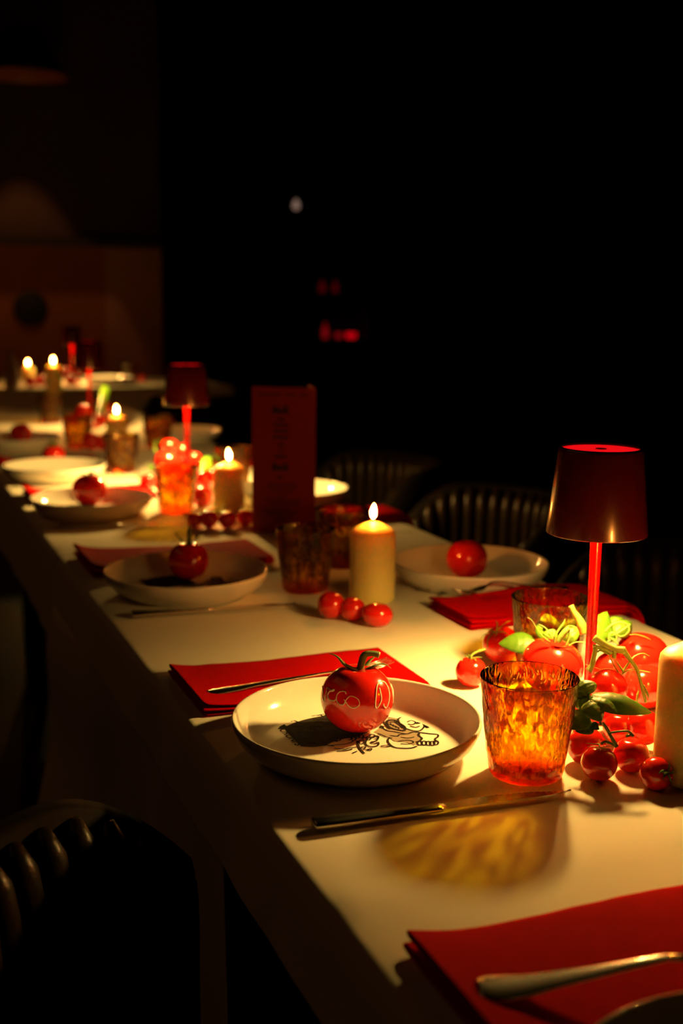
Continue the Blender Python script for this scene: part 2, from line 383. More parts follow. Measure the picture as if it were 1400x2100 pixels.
# ------------------------------------------------------------------ chairs
def make_chair(label, loc, rz, back_top=.75):
    t = empty('barrel_chair', loc, rz, label, 'chair', None)
    R = .235
    # the open side faces +x (local); back arc around -x
    A0, A1 = math.radians(86), math.radians(274)
    # seat
    m = MB(); m.lathe([(0, .40), (.205, .40), (.218, .42), (.218, .45), (.205, .475), (.16, .482), (0, .485)], 40)
    m.build('seat', M['leather'], t)
    # shell
    def S(i, j):
        a = A0 + (A1 - A0) * i / 48; q = j / 10
        ring = [(R + .052, .36), (R + .056, .55), (R + .054, .70), (R + .048, .76), (R + .035, .775), (R + .018, .77), (R + .012, .70), (R + .012, .60), (R + .012, .50), (R + .012, .42), (R + .012, .36)][j]
        edge = min(1, min(i, 48 - i) / 9); zt = ring[1] if ring[1] < .6 else ring[1] - (.10 * (1 - edge) ** 2)
        return Vector((ring[0] * math.cos(a), ring[0] * math.sin(a), zt * (back_top / .775 if ring[1] > .5 else 1)))
    m = MB(); m.grid(S, 48, 10); m.build('back_shell', M['shell'], t, solid=.004)
    n = 23
    for k in range(n):
        a = A0 + (A1 - A0) * (k + .5) / n; e = min(1, min(k + .5, n - k - .5) / 4.2); zt = (.765 - .10 * (1 - e) ** 2) * back_top / .775
        m = MB(); c, s_ = math.cos(a), math.sin(a)
        pts = []; rad = []
        for q in range(13):
            f = q / 12; z = .44 + (zt - .44) * f; rr = R - .002 + .012 * max(0, f - .8) / .2
            pts.append((rr * c, rr * s_, z)); rad.append(.0175 * (1 - .0 * f) * (1 if f < .9 else max(.35, math.sqrt(max(0, 1 - ((f - .9) / .1) ** 2)))) * (.9 if q == 0 else 1))
        m.tube(pts, rad, 10); m.build('backrest_channel', M['leather'], t)
    for sx, sy in ((1, 1), (1, -1), (-1, 1), (-1, -1)):
        MB().tube([(sx * .17, sy * .17, 0), (sx * .14, sy * .14, .40)], [.012, .019]).build('leg', M['chairwood'], t)
    return t
def dup(root, loc, rz, label):
    r = root.copy(); COL.objects.link(r); r.location = loc; r.rotation_euler = (0, 0, rz); r['label'] = label
    for ch in list(root.children):
        c = ch.copy(); COL.objects.link(c); c.parent = r
        for g in ch.children:
            q = g.copy(); COL.objects.link(q); q.parent = c
    return r
ch = make_chair('ribbed brown leather chair right of the nearest table, behind the red lamp', (1.27, 1.66, 0), math.pi)
dup(ch, (1.29, 2.40, 0), math.pi, 'ribbed brown leather chair behind the pillar candle, right of the table')
dup(ch, (1.29, 3.10, 0), math.pi, 'dim leather chair just right of the red menu card')
dup(ch, (.26, .80, 0), 0, 'dark leather chair at the left side of the nearest table')
dup(ch, (1.52, 5.62, 0), math.pi / 2, 'dark chair in front of the far crosswise table, behind the second lamp')

# ------------------------------------------------------------------ tomatoes
_tm = {}
def tomato_mesh(kind):
    if kind in _tm: return _tm[kind]
    # unit radius 1 in plan
    hf, lob, dim, el = {'cherry': (.96, .0, .10, 1), 'round': (.93, .012, .16, 1), 'beef': (.86, .05, .22, 1), 'oval': (.92, 0, .05, 1.18)}[kind]
    m = MB(); nu, nv = 40, 26; vs = []; fs = []
    for i in range(nu):
        th = 2 * math.pi * i / nu
        for j in range(nv + 1):
            ph = math.pi * j / nv
            rr = math.sin(ph) ** .92 if 0 < j < nv else 0
            z = math.cos(ph) * hf
            z -= dim * math.exp(-(rr / .30) ** 2) * (1 if z > 0 else -.35)
            up_ = max(0, math.cos(ph))
            rr *= 1 + lob * (math.cos(5 * th) * .7 + math.cos(3 * th + 1) * .5) * (.35 + .65 * up_) - .035 * (1 if z < 0 else 0) * abs(z)
            vs.append((rr * math.cos(th) * el, rr * math.sin(th), z))
    for i in range(nu):
        i2 = (i + 1) % nu
        for j in range(nv): fs.append((i * (nv + 1) + j, i * (nv + 1) + j + 1, i2 * (nv + 1) + j + 1, i2 * (nv + 1) + j))
    m.add(vs, fs); me = m.mesh('tomato', M['tomato'])
    bm = bmesh.new(); bm.from_mesh(me); bmesh.ops.remove_doubles(bm, verts=bm.verts, dist=1e-5); bm.to_mesh(me); bm.free()
    _tm[kind] = (me, hf, dim); return _tm[kind]
def calyx(parent, hf, dim, stem=.5, n=5, L=.75, rise=.35, seed=0, mat='calyx', bend=.4, thick=1):
    rnd = random.Random(seed); z0 = hf - dim + .0
    m = MB()
    for k in range(n):
        a = 2 * math.pi * k / n + rnd.uniform(-.3, .3); l = L * rnd.uniform(.75, 1.15); ri = rise * rnd.uniform(.5, 1.4); cu = rnd.uniform(-.25, .5)
        pts = []; rad = []
        for q in range(8):
            f = q / 7; r = .05 + l * f; aa = a + cu * f * f
            surf = hf * math.sqrt(max(0, 1 - (r * .92) ** 2)) - dim * math.exp(-(r / .30) ** 2)
            pts.append((r * math.cos(aa), r * math.sin(aa), surf + .035 + ri * f * f)); rad.append(.09 * thick * math.sin(math.pi * min(.97, .18 + .82 * f)) ** .8 + .008)
        m.tube(pts, rad, 6, flat=.35, up=(0, 0, 1))
    c = m.build('calyx', M[mat], parent)
    if stem:
        b = MB(); a = rnd.uniform(0, 6.28)
        pts = smooth_path([(0, 0, z0 - .02), (0.01, 0, z0 + stem * .5), (bend * .4 * math.cos(a), bend * .4 * math.sin(a), z0 + stem * .9), (bend * math.cos(a), bend * math.sin(a), z0 + stem * 1.05)], 4)
        b.tube(pts, lerp_list([.10, .075, .07, .085], len(pts)), 8).build('stem', M['stalk' if mat == 'stalk' else 'calyx'], c)
    return c
def tomato(px, py, wpx, zbase, kind, label, rot=(0, 0, 0), cal=None, group=None, cat='tomato', r=None, pos=None):
    me, hf, dim = tomato_mesh(kind)
    if pos is None:
        c = at(px, py, zbase + .02)
        for _ in range(4):
            rr = r or wpx / 2 / F * depth(c); c = at(px, py, zbase + rr * hf)
    else: c = Vector(pos); rr = r
    o = link('tomato', me, loc=(c.x, c.y, c.z + .0002)); o.scale = (rr, rr, rr); o.rotation_euler = rot
    tag(o, label, cat, group)
    if cal is not None: calyx(o, hf, dim, **cal)
    return o, c, rr

# ------------------------------------------------------------------ plates
PZ = TZ
def plate_profile():
    o = [(0, 0.002), (.088, .002), (.092, 0), (.097, 0), (.100, .003), (.113, .010), (.1225, .020), (.1275, .031), (.1285, .036), (.1278, .0385), (.1262, .0385), (.1248, .036), (.1225, .029), (.1165, .0175), (.108, .0098), (.098, .0070), (.085, .0062), (0, .006)]
    return o
_pl = None; _draw = None
C1 = at(731, 1470, TZ + .037)
def strokes_mesh():
    """line drawing printed on the plate floor, traced flat in the plate's own plane"""
    def L(cx, cy): p = at(540 + cx / 3.59, 1440 + cy / 3.59, TZ + .0065); return Vector((p.x - C1.x, p.y - C1.y, 0))
    inks = []
    def s(pts, w=.0011): inks.append(([L(*p) for p in pts], w))
    # slab outline and its rough left edge
    s([(108, 148), (150, 180), (210, 245), (250, 285), (295, 328)], .0030)
    s([(108, 148), (170, 128), (230, 112), (330, 104), (400, 92), (450, 96)], .0014)
    s([(295, 328), (380, 330), (460, 322), (520, 330)], .0012)
    rnd = random.Random(3)
    for k in range(34):
        x = rnd.uniform(170, 500); y = rnd.uniform(125, 310)
        if y > 120 + (x - 110) * 1.05: continue
        s([(x, y), (x + rnd.uniform(15, 35), y - rnd.uniform(-6, 10)), (x + rnd.uniform(40, 80), y + rnd.uniform(-8, 10))], rnd.uniform(.0008, .0022))
    for (x, y, r_) in ((230, 95, 14), (262, 92, 18), (320, 100, 16), (360, 98, 20), (400, 96, 15), (440, 100, 16)):
        s([(x + r_ * math.cos(a * .7), y + .45 * r_ * math.sin(a * .7)) for a in range(0, 8)], .0012)
    # drips and melted strands below the tomato
    for k in range(12):
        x = 500 + k * 28; y = 265 + 12 * math.sin(k * 1.7)
        s([(x, y), (x + 18, y - 12), (x + 40, y - 4), (x + 30, y + 12), (x + 8, y + 10)], .0011)
    s([(480, 325), (540, 320), (600, 315), (650, 300), (660, 285)], .0010); s([(520, 345), (590, 352), (640, 340), (690, 335)], .0010)
    s([(540, 365), (600, 362), (655, 350)], .0012); s([(690, 290), (700, 330), (720, 360), (742, 384)], .0016); s([(655, 380), (690, 366)], .0010)
    # big drop shapes and leafy part
    s([(752, 300), (770, 270), (810, 258), (845, 262), (830, 290), (790, 300), (820, 310), (845, 300), (840, 325), (790, 332), (755, 318), (752, 300)], .0013)
    s([(700, 292), (735, 282), (740, 305), (710, 312), (700, 292)], .0011); s([(722, 335), (750, 332), (745, 346), (722, 345), (722, 335)], .0010)
    s([(775, 350), (795, 346), (792, 358), (776, 360), (775, 350)], .0010); s([(735, 355), (765, 352), (760, 362)], .0009)
    s([(862, 328), (900, 322), (938, 326), (900, 335), (862, 334)], .0010)
    s([(930, 265), (915, 285), (925, 310), (960, 335), (1020, 344), (1090, 342), (1130, 328)], .0013)
    s([(990, 295), (1020, 288), (1060, 285), (1098, 292), (1100, 305), (1060, 312), (1010, 310)], .0010)
    # slab with wavy top, right half
    s([(870, 190), (910, 215), (960, 222), (1010, 232), (1060, 238), (1100, 225), (1150, 228), (1215, 236), (1280, 243), (1282, 262), (1262, 275), (1270, 296)], .0014)
    s([(1150, 228), (1140, 250), (1165, 270), (1150, 290), (1120, 300)], .0016); s([(930, 250), (985, 256), (1000, 244), (1045, 240)], .0012)
    s([(840, 235), (900, 262), (950, 270)], .0010); s([(1010, 262), (1060, 270), (1110, 262)], .0010)
    # row of cloves
    for (x, y) in ((1150, 306), (1183, 306), (1214, 308), (1243, 308), (1270, 303)):
        s([(x + 17 * math.cos(a * .7), y + 15 * math.sin(a * .7)) for a in range(0, 10)], .0012)
    # arched cluster with inner arcs (a cut tomato slice)
    s([(905, 150), (920, 140), (960, 138), (1000, 160), (1040, 190), (1032, 215), (1000, 212), (950, 200), (915, 180), (905, 150)], .0022)
    s([(925, 155), (960, 150), (1000, 175), (1025, 198)], .0014); s([(922, 168), (960, 178), (1000, 195)], .0012)
    for (x, y) in ((935, 160), (952, 170), (972, 180), (992, 190)): s([(x, y), (x + 4, y + 14)], .0010)
    # small round tomato with spiky leaves and a stub of stem
    s([(1148, 130), (1100, 112), (1040, 110), (990, 130), (1005, 165), (1040, 195), (1100, 214), (1150, 215), (1180, 190), (1185, 165)], .0014)
    for a, bq in (((1150, 140), (1080, 104)), ((1155, 145), (1090, 132)), ((1160, 150), (1125, 160)), ((1170, 150), (1210, 196)), ((1165, 145), (1240, 172)), ((1160, 140), (1160, 112))):
        s([a, ((a[0] + bq[0]) / 2, (a[1] + bq[1]) / 2 + 5), bq, a], .0024)
    s([(1165, 145), (1180, 125), (1225, 114), (1285, 120), (1296, 133), (1255, 140), (1200, 150), (1165, 152)], .0015)
    s([(1060, 150), (1090, 140), (1120, 155), (1095, 170), (1062, 165)], .0012); s([(1080, 180), (1120, 190), (1150, 180)], .0012)
    # corner scrap and hat-like lid
    s([(955, 50), (1010, 62), (1042, 76), (1020, 90), (985, 92), (965, 105), (925, 92)], .0013); s([(975, 78), (1010, 70), (1028, 76), (1005, 90), (978, 90)], .0028)
    s([(855, 182), (872, 186), (865, 196)], .0034); s([(900, 125), (885, 150), (905, 185), (930, 205)], .0010)
    m = MB()
    for pts, wd in inks:
        pts = [pts[0]] + smooth_path(pts, 3)[1:] if len(pts) > 2 else pts
        vs = []; fs = []
        for i, p in enumerate(pts):
            t = (pts[min(i + 1, len(pts) - 1)] - pts[max(i - 1, 0)])
            if t.length < 1e-7: t = Vector((1, 0, 0))
            q = Vector((-t.y, t.x, 0)).normalized() * wd * .8
            vs += [p + q + Vector((0, 0, .0068)), p - q + Vector((0, 0, .0068))]
        for i in range(len(pts) - 1): fs.append((2 * i, 2 * i + 1, 2 * i + 3, 2 * i + 2))
        m.add(vs, fs)
    g = MB(); g2 = MB()
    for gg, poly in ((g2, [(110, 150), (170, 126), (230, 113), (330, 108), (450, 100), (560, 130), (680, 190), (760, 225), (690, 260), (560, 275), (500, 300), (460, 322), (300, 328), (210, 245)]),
                 (g, [(920, 95), (975, 100), (1000, 130), (1015, 170), (1060, 205), (1150, 228), (1160, 262), (1145, 300), (1110, 322), (1060, 300), (960, 290), (920, 262), (860, 236), (810, 224), (860, 190), (900, 205)])):
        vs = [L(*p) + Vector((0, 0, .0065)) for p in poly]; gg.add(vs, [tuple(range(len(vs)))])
    return m.mesh('printed_lines', M['print'], False), g.mesh('printed_slab', M['greyprint'], False), g2.mesh('printed_slab', M['shadeprint'], False)
def text_mesh(txt, size):
    cu = bpy.data.curves.new('lettering', 'FONT'); cu.body = txt; cu.size = size; cu.extrude = 0; cu.offset = .00012
    o = bpy.data.objects.new('tmp', cu); COL.objects.link(o); dg = bpy.context.evaluated_depsgraph_get()
    me = bpy.data.meshes.new_from_object(o.evaluated_get(dg)); bpy.data.objects.remove(o); me.name = 'lettering'; return me
def plate(P, label, rz=0, printed=True, r=1.0):
    global _pl, _draw
    if _pl is None: _pl = MB().lathe(plate_profile(), 96).mesh('dinner_plate', M['plate'])
    o = link('dinner_plate', _pl, loc=(P.x, P.y, TZ + .0006)); o.rotation_euler = (0, 0, rz); tag(o, label, 'plate')
    o.scale = (r, r, 1)
    if printed:
        if _draw is None:
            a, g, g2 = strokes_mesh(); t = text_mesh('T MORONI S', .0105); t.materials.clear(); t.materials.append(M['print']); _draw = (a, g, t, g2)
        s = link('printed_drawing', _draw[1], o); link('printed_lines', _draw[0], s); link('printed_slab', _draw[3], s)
        tt = link('lettering', _draw[2], s)
        p0 = at(557, 1484, TZ + .0065) - C1; p1 = at(606, 1531, TZ + .0065) - C1
        tt.location = (p0.x, p0.y, .0068); tt.rotation_euler = (0, 0, math.atan2(p1.y - p0.y, p1.x - p0.x)); tt.scale = ((p1 - p0).xy.length / max(1e-4, max(v.co.x for v in _draw[2].vertices)),) * 2 + (1,)
    return o
PL = {}
PL[1] = C1
PL[0] = Vector((.432, .405, 0))
PL[2] = at(382, 1168, TZ + .037); PL[3] = at(188, 1019, TZ + .037); PL[4] = at(112, 953, TZ + .037); PL[5] = at(34, 895, TZ + .037)
PL['R1'] = at(963, 1151, TZ + .037); PL['R2'] = at(598, 1000, TZ + .037); PL['R3'] = at(372, 881, TZ + .037)
plate(PL[1], 'white rimmed plate with a black line drawing under the tomato with handwriting')
plate(PL[0], 'nearest plate, cut off at the bottom right corner beside the fork', printed=False)
plate(PL[2], 'white plate with dark print under the stemmed tomato, left of the dark glass')
plate(PL[3], 'white plate at the left edge, left of the second lamp', printed=True)
plate(PL[4], 'shaded plate under a dark tomato, fourth along the left edge')
plate(PL[5], 'bright plate cut by the left picture border')
plate(PL['R1'], 'white plate on the right side behind the pillar candle', rz=math.pi)
plate(PL['R2'], 'brightly lit plate half hidden behind the red menu card', rz=math.pi)
plate(PL['R3'], 'small far plate seen right of the second lamp stem', rz=math.pi, printed=False)

# main tomato with handwriting
T1, c1_, r1_ = tomato(732, 1432, 150, TZ + .0072, 'round', 'large red tomato with white handwriting standing on the near printed plate', rot=(0, 0, .4))
# its calyx and stalk
def tl(px, py, dz=0.0):  # local coordinates on the facing plane of the tomato
    p = atd(px, py, depth(c1_) + dz); return p
ce = MB(); 
def ribbon(m, pts, rad, flat=.35, n=7): pts = smooth_path(pts, 5); m.tube(pts, lerp_list(rad, len(pts)), n, flat=flat)
inv = T1.matrix_basis.inverted()
def W2T(ps): return [inv @ p for p in ps]
s_ = 1 / r1_
ribbon(ce, W2T([tl(738, 1376), tl(722, 1371, -.004), (tl(706, 1362, -.004)), tl(694, 1349, -.002), tl(683, 1342), tl(674, 1341)]), [.0022 * s_, .004 * s_, .0036 * s_, .0024 * s_, .0013 * s_, .0005 * s_], .5)
ribbon(ce, W2T([tl(740, 1377), tl(752, 1373, -.003), tl(768, 1366, -.004), tl(782, 1361, 0), tl(793, 1364), tl(802, 1371)]), [.0022 * s_, .0034 * s_, .003 * s_, .002 * s_, .001 * s_, .0003 * s_], .5)
ribbon(ce, W2T([tl(742, 1374, .002), tl(750, 1366, .006), tl(758, 1355, .010), tl(768, 1347, .012)]), [.002 * s_, .003 * s_, .002 * s_, .0008 * s_], .5)
ribbon(ce, W2T([tl(736, 1374, .006), tl(724, 1367, .014), tl(720, 1368, .022)]), [.002 * s_, .003 * s_, .0008 * s_], .5)
cal = ce.build('calyx', M['calyx'], T1)
st = MB(); ribbon(st, W2T([tl(737, 1378), tl(740, 1364), tl(745, 1347), tl(752, 1341), tl(764, 1340), tl(776, 1343)]), [.0042 * s_, .0038 * s_, .0040 * s_, .0034 * s_, .0030 * s_, .0036 * s_], 1, 10)
stem = st.build('stem', M['calyx'], cal)
a, b2 = inv @ tl(775, 1343), inv @ tl(778, 1344)
MB().tube([a, b2], .0033 * s_, 10).build('stem_end', M['cut'], cal)
# handwriting strokes: u across, v up, in the tomato's front face
def on_tomato(px, py):
    d = ray(px, py).normalized(); o_ = inv @ CAM; q = (inv.to_3x3() @ d).normalized()
    A = Vector((1, 1, 1 / .93)); oo = Vector(o_[i] * A[i] for i in range(3)); qq = Vector(q[i] * A[i] for i in range(3))
    # find the skin by stepping through the true profile
    bestt = None
    B = oo.dot(qq); Cc = oo.dot(oo) - 1.0; D = B * B - qq.dot(qq) * Cc
    t = (-B - math.sqrt(max(0, D))) / qq.dot(qq)
    return o_ + q * t
bvh = None
from mathutils.bvhtree import BVHTree
tmp = bmesh.new(); tmp.from_mesh(T1.data); bvh = BVHTree.FromBMesh(tmp)
def on_skin(px, py):
    o_ = inv @ CAM; q = (inv.to_3x3() @ ray(px, py)).normalized(); h = bvh.ray_cast(o_, q)
    if h[0] is None:
        h2 = bvh.find_nearest(on_tomato(px, py)); return h2[0] + h2[1] * .006
    return h[0] + h[1] * .006
def zz(x, y): return (640 + x / 7.37, 1320 + y / 7.37)
writing = [[(160, 640), (170, 720), (165, 800), (195, 870), (205, 800), (215, 720), (222, 665)],
           [(235, 660), (265, 690), (300, 700), (335, 688), (320, 715), (270, 720), (240, 765), (240, 810), (270, 850), (330, 862), (365, 835)],
           [(515, 760), (500, 725), (450, 718), (400, 740), (368, 800), (375, 870), (420, 920), (480, 918), (505, 870)],
           [(505, 860), (560, 800), (620, 798), (690, 840), (715, 900), (690, 950), (620, 972), (550, 940), (510, 880), (480, 845)],
           [(1012, 670), (1030, 740), (1042, 830), (1025, 900), (975, 972), (952, 940), (960, 820), (968, 700), (985, 620), (1030, 575), (1085, 580), (1130, 640), (1158, 730), (1160, 830), (1140, 920), (1110, 972), (1082, 940), (1080, 910)],
           [(1152, 962), (1158, 975)],
           [(1200, 600), (1212, 700), (1218, 800), (1215, 900)]]
wr = MB()
for stk in writing:
    pts = smooth_path([on_skin(*zz(*p)) for p in stk], 4)
    wr.tube(pts, .022, 5, flat=.5)
wr.build('handwriting', M['ink'], T1)
tmp.free()

# other tomatoes on plates (real positions over plates)
fz = TZ + .0072
tomato(386, 1150, 84, fz, 'round', 'dark red tomato with upright spiky stem on the second left plate', cal=dict(stem=.75, L=.8, rise=.75, seed=4, bend=-.1))
tomato(957, 1147, 86, fz, 'round', 'red tomato on the right-hand plate behind the candle')
tomato(183, 1005, 71, fz, 'round', 'glossy red tomato on the third left plate', cal=dict(stem=.3, L=.5, rise=.2, seed=6))
tomato(110, 934, 48, fz, 'round', 'shaded dark tomato on the fourth left plate', cal=dict(stem=.4, L=.5, rise=.4, seed=9))
tomato(43, 889, 46, fz, 'round', 'red tomato on the plate at the left border')
tomato(341, 872, 38, fz, 'round', 'far red tomato left of the second lamp stem')

# ------------------------------------------------------------------ glasses
def glass_mesh():
    H = .100; rb, rt = .0355, .0480
    def fn(a, z, j):
        if z < .004 or z > H - .006: return 0
        f = min(1, (H - .006 - z) / .02) * min(1, z / .01)
        return .0011 * f * noise.noise(Vector((math.cos(a) * 4.2, math.sin(a) * 4.2, z * 60))) + .0006 * f * noise.noise(Vector((math.cos(a) * 9, math.sin(a) * 9, z * 130)))
    out = [(0, .0), (rb * .5, .0), (rb - .004, .0), (rb - .001, .0015)]
    n = 34
    for k in range(n + 1): z = .004 + (H - .004) * k / n; out.append((rb + (rt - rb) * (z / H) ** .85, z))
    o = MB().lathe(out, 88, fn=fn)
    outer = len(o.f)
    inn = [(rt - .0006, H + .0008), (rt - .0018, H + .0008), (rt - .0026, H - .0006)]
    for k in range(12): z = H - .004 - (H - .018) * k / 11; inn.append((rb + (rt - rb) * (z / H) ** .85 - .0030, z))
    inn += [(rb - .008, .0105), (rb - .014, .0095), (0, .009)]
    o.lathe([(rt, H)] + inn, 88)
    prof_n = len(out) - 1
    def mfn(p):
        c = p.center
        if p.index < outer: return 2 if (c.z < .009) else 0
        return 2 if c.z < .0105 else 1
    me = o.mesh('amber_tumbler', None, True, [M['amber'], M['amberin'], M['amberbase']], mfn)
    return me
_gl = glass_mesh()
def glass(P, label, rz=0, group='amber tumblers on the tables'):
    o = link('amber_tumbler', _gl, loc=(P.x, P.y, TZ + .0008)); o.rotation_euler = (0, 0, rz); tag(o, label, 'glass'); o['group'] = group
    return o
glass(at(1077, 1588), 'nearest hammered amber tumbler beside the printed plate and tomatoes')
glass(at(1128, 1226, TZ + .1), 'amber tumbler behind the basil, left of the red lamp stem', 1)
glass(at(626, 1210), 'dark amber tumbler left of the middle pillar candle', 2)
glass(at(700, 1160), 'amber tumbler half hidden between candle and dark tumbler', 3)
glass(at(361, 1050), 'glowing amber tumbler in front of the second tomato cluster', 4)
glass(at(250, 968), 'dim amber tumbler below the third lit candle', 5)
glass(at(160, 918), 'orange lit tumbler left of the third lit candle', .5)
glass(at(324, 918), 'far amber tumbler left of the second lamp stem', 1.5)
glass(at(478, 1000), 'amber tumbler just behind the second candle', 2.5)
glass(at(105, 868), 'dark tumbler in front of the tall far candle', 3.5)
glass(Vector((aty(268, 770, 6.4).x, 6.4, 0)), 'small tumbler at the right of the far crosswise table', 4.5)

# ------------------------------------------------------------------ candles
def candle(P, h, label, r=.035, lean=(0, 0), fs=1.0):
    t = empty('pillar_candle', (P.x, P.y, TZ + .0008), random.random() * 6, label, 'candle')
    pr = [(0, 0), (r - .003, 0), (r, .003)] + [(r, .003 + (h - .012) * k / 6) for k in range(1, 7)] + [(r - .0008, h - .004), (r - .004, h), (r - .010, h + .0035), (r * .45, h + .0085), (r * .2, h + .0115), (r * .1, h + .0125), (0, h + .0125)]
    MB().lathe(pr, 56).build('wax_body', M['wax'], t)
    MB().tube([(0, 0, h + .011), (.0005, 0, h + .017), (.0012, 0, h + .0225)], .0008, 6).build('wick', M['wick'], t)
    H = .024 * fs; m = MB()
    pf = []
    for k in range(15):
        f = k / 14; pf.append((.0046 * fs * math.sin(math.pi * f ** .75) ** .9 if 0 < k < 14 else 0, h + .0165 + H * f))
    m.lathe(pf, 20)
    for v in m.v:
        q = (v.z - h - .0165) / H; v.x += lean[0] * q * q; v.y += lean[1] * q * q
    m.build('flame', M['flame'], t)
    return t
candle(at(762, 1232), .112, 'lit pillar candle in the middle of the table beside three cherry tomatoes', lean=(-.002, 0))
candle(at(1411, 1596), .127, 'large lit candle cut by the right picture border')
candle(at(470, 1048), .096, 'lit pillar candle left of the red menu card', lean=(.004, 0))
candle(at(240, 906), .075, 'lit candle right of the green basil in the third cluster')
candle(at(112, 842), .175, 'tall lit candle rising at the left behind the far glasses')
candle(Vector((aty(58, 770, 6.32).x, 6.32, 0)), .085, 'farthest lit candle at the left on the crosswise table', r=.03)

# ------------------------------------------------------------------ lamps
def lamp(P, label, power=1.0, zl=.2310):
    t = empty('table_lamp', (P.x, P.y, TZ + .0008), 0, label, 'lamp')
    MB().lathe([(0, 0), (.040, 0), (.043, .002), (.043, .008), (.040, .0105), (.012, .012), (.0085, .016), (0, .016)], 48).build('base', M['lampred'], t)
    n = 12; pts = [(0, 0, .012 + (.268 - .012) * k / n) for k in range(n + 1)]
    MB().tube(pts, [.0056 + .0012 * k / n for k in range(n + 1)], 24).build('stem', M['lampred'], t)
    sh = MB(); sh.lathe([(.0550, .2080), (.0553, .2072), (.0556, .2080), (.0462, .2985), (.0452, .3020), (.0438, .3032), (.0425, .3030), (.0420, .3015), (.0420, .2985)], 72)
    s = sh.build('lamp_shade', M['shadered'], t)
    MB().lathe([(.0545, .2085), (.0450, .2965), (0, .2968)], 56).build('shade_lining', M['lampin'], s)
    MB().lathe([(.0421, .3005), (.0380, .3010), (0, .3010)], 48).build('top_disc', M['lamptop'], s)
    MB().lathe([(.0062, .3010), (.0060, .3016), (0, .3017)], 20).build('touch_switch', M['lampred'], s)
    MB().lathe([(.046, .2500), (.046, .2440), (.044, .2425), (.008, .2425)], 48).build('led_diffuser', M['led'], s)
    ld = bpy.data.lights.new('lamp_light', 'POINT'); ld.shadow_soft_size = .016; ld.energy = LAMP_W * power; ld.color = LAMP_COL
    lo = bpy.data.objects.new('lamp_light', ld); COL.objects.link(lo); lo.parent = t; lo.location = (.007, .016, zl)
    return t
LP = [Vector((.745, 1.071, 0)), Vector((.712, 2.715, 0)), Vector((.742, 4.17, 0)), Vector((aty(147, 700, 6.3).x, 6.3, 0))]
lamp(LP[0], 'red metal table lamp among the tomatoes at the right front')
lamp(LP[1], 'second red table lamp, left of the menu card', 1.5, .2240)
lamp(LP[2], 'third red table lamp, dim shade before the brown wall', .45)
lamp(LP[3], 'farthest red lamp on the crosswise table', .5)

# ------------------------------------------------------------------ napkins
def napkin(x0, x1, y0, y1, label, layers=4, th=.0030, droopL=0, droopR=0, skew=0, rz=0, seed=0, z0=TZ + .0008, lean=0, puff=0):
    """a cloth folded back and forth, cross-section swept along its length"""
    cs = []; wv = y1 - y0; top = layers * th
    for k in range(layers):
        z = th * (k + .5); ys = [0.0, .25, .5, .75, 1.0]
        if k % 2: ys = ys[::-1]
        ins = .003 * (k % 3)
        for q in ys: cs.append((ins + (wv - 2 * ins) * q, z))
        if k < layers - 1:
            e = cs[-1]; s = 1 if k % 2 == 0 else -1
            cs.append((e[0] + s * th * .45, z + th * .35)); cs.append((e[0] + s * th * .45, z + th * .65))
    n = 44; m = MB(); L = x1 - x0
    def P(i, j):
        u = i / n; x = x0 + L * u; y, z = cs[j]
        kk = z / top
        dz = 0; dx = 0
        if droopL:
            e = max(0, (XL - .006) - x); 
            if e > 0:
                R = .020; a = min(math.pi / 2 * .95, e / R); dx = (e - R * math.sin(a)) ; dz = -(R * (1 - math.cos(a)) + max(0, e - R * math.pi / 2 * .95))
                out = (kk * top) * math.sin(a); x = x + dx - out; z = z * math.cos(a) + 0
                if out == 0: x = x
        if droopR:
            e = max(0, x - (XR + .006))
            if e > 0:
                R = .020; a = min(math.pi / 2 * .95, e / R); dx = (e - R * math.sin(a)); dz = -(R * (1 - math.cos(a)) + max(0, e - R * math.pi / 2 * .95)); x = x - dx + kk * top * math.sin(a); z = z * math.cos(a)
        w1 = .0012 * noise.noise(Vector((u * 5, y * 22, seed + kk))) + .0008 * noise.noise(Vector((u * 13, y * 40, seed)))
        loft = (1 + puff * (1 - u) ** 10) * (1 + .35 * noise.noise(Vector((u * 2.5, 0, seed + 3))))
        return Vector((x + (kk - .5) * .004 * math.sin(seed + 2 * kk * 3) * (1 - u), y0 + y + skew * u + .002 * math.sin(u * 5 + seed), z0 + z * loft + w1 * kk + dz))
    m.grid(P, n, len(cs) - 1)
    if rz:
        c = Vector(((x0 + x1) / 2, (y0 + y1) / 2, 0)); R_ = Matrix.Rotation(rz, 3, 'Z')
        m.v = [c + R_ @ (v - c) for v in m.v]
    o = m.build('napkin', M['napkin'], solid=.0011, sub=1); tag(o, label, 'napkin'); return o
napkin(.336, .66, .520, .690, 'nearest folded red napkin under the large fork', th=.0028, seed=1, puff=1.0)
napkin(.330, .612, 1.198, 1.362, 'red napkin behind the printed plate with the fork', th=.0022, seed=2, puff=1.0)
napkin(.332, .655, 1.895, 2.075, 'dark red napkin behind the second left plate', puff=1.5, seed=3)
napkin(.332, .62, 2.63, 2.79, 'red napkin behind the third left plate', puff=1.5, seed=4)
napkin(.332, .60, 3.22, 3.36, 'red napkin at the left border behind the fourth plate', puff=1.5, seed=5)
napkin(.775, 1.075, 1.405, 1.54, 'layered red napkin in front of the right-hand plate', layers=6, th=.0034, droopR=1, seed=6)
napkin(.80, 1.085, 2.20, 2.31, 'red napkin right of the menu card, behind the pillar candle flame', layers=6, droopR=1, seed=7)
napkin(.82, 1.08, 3.05, 3.2, 'far red napkin right of the second lamp', droopR=1, seed=8)

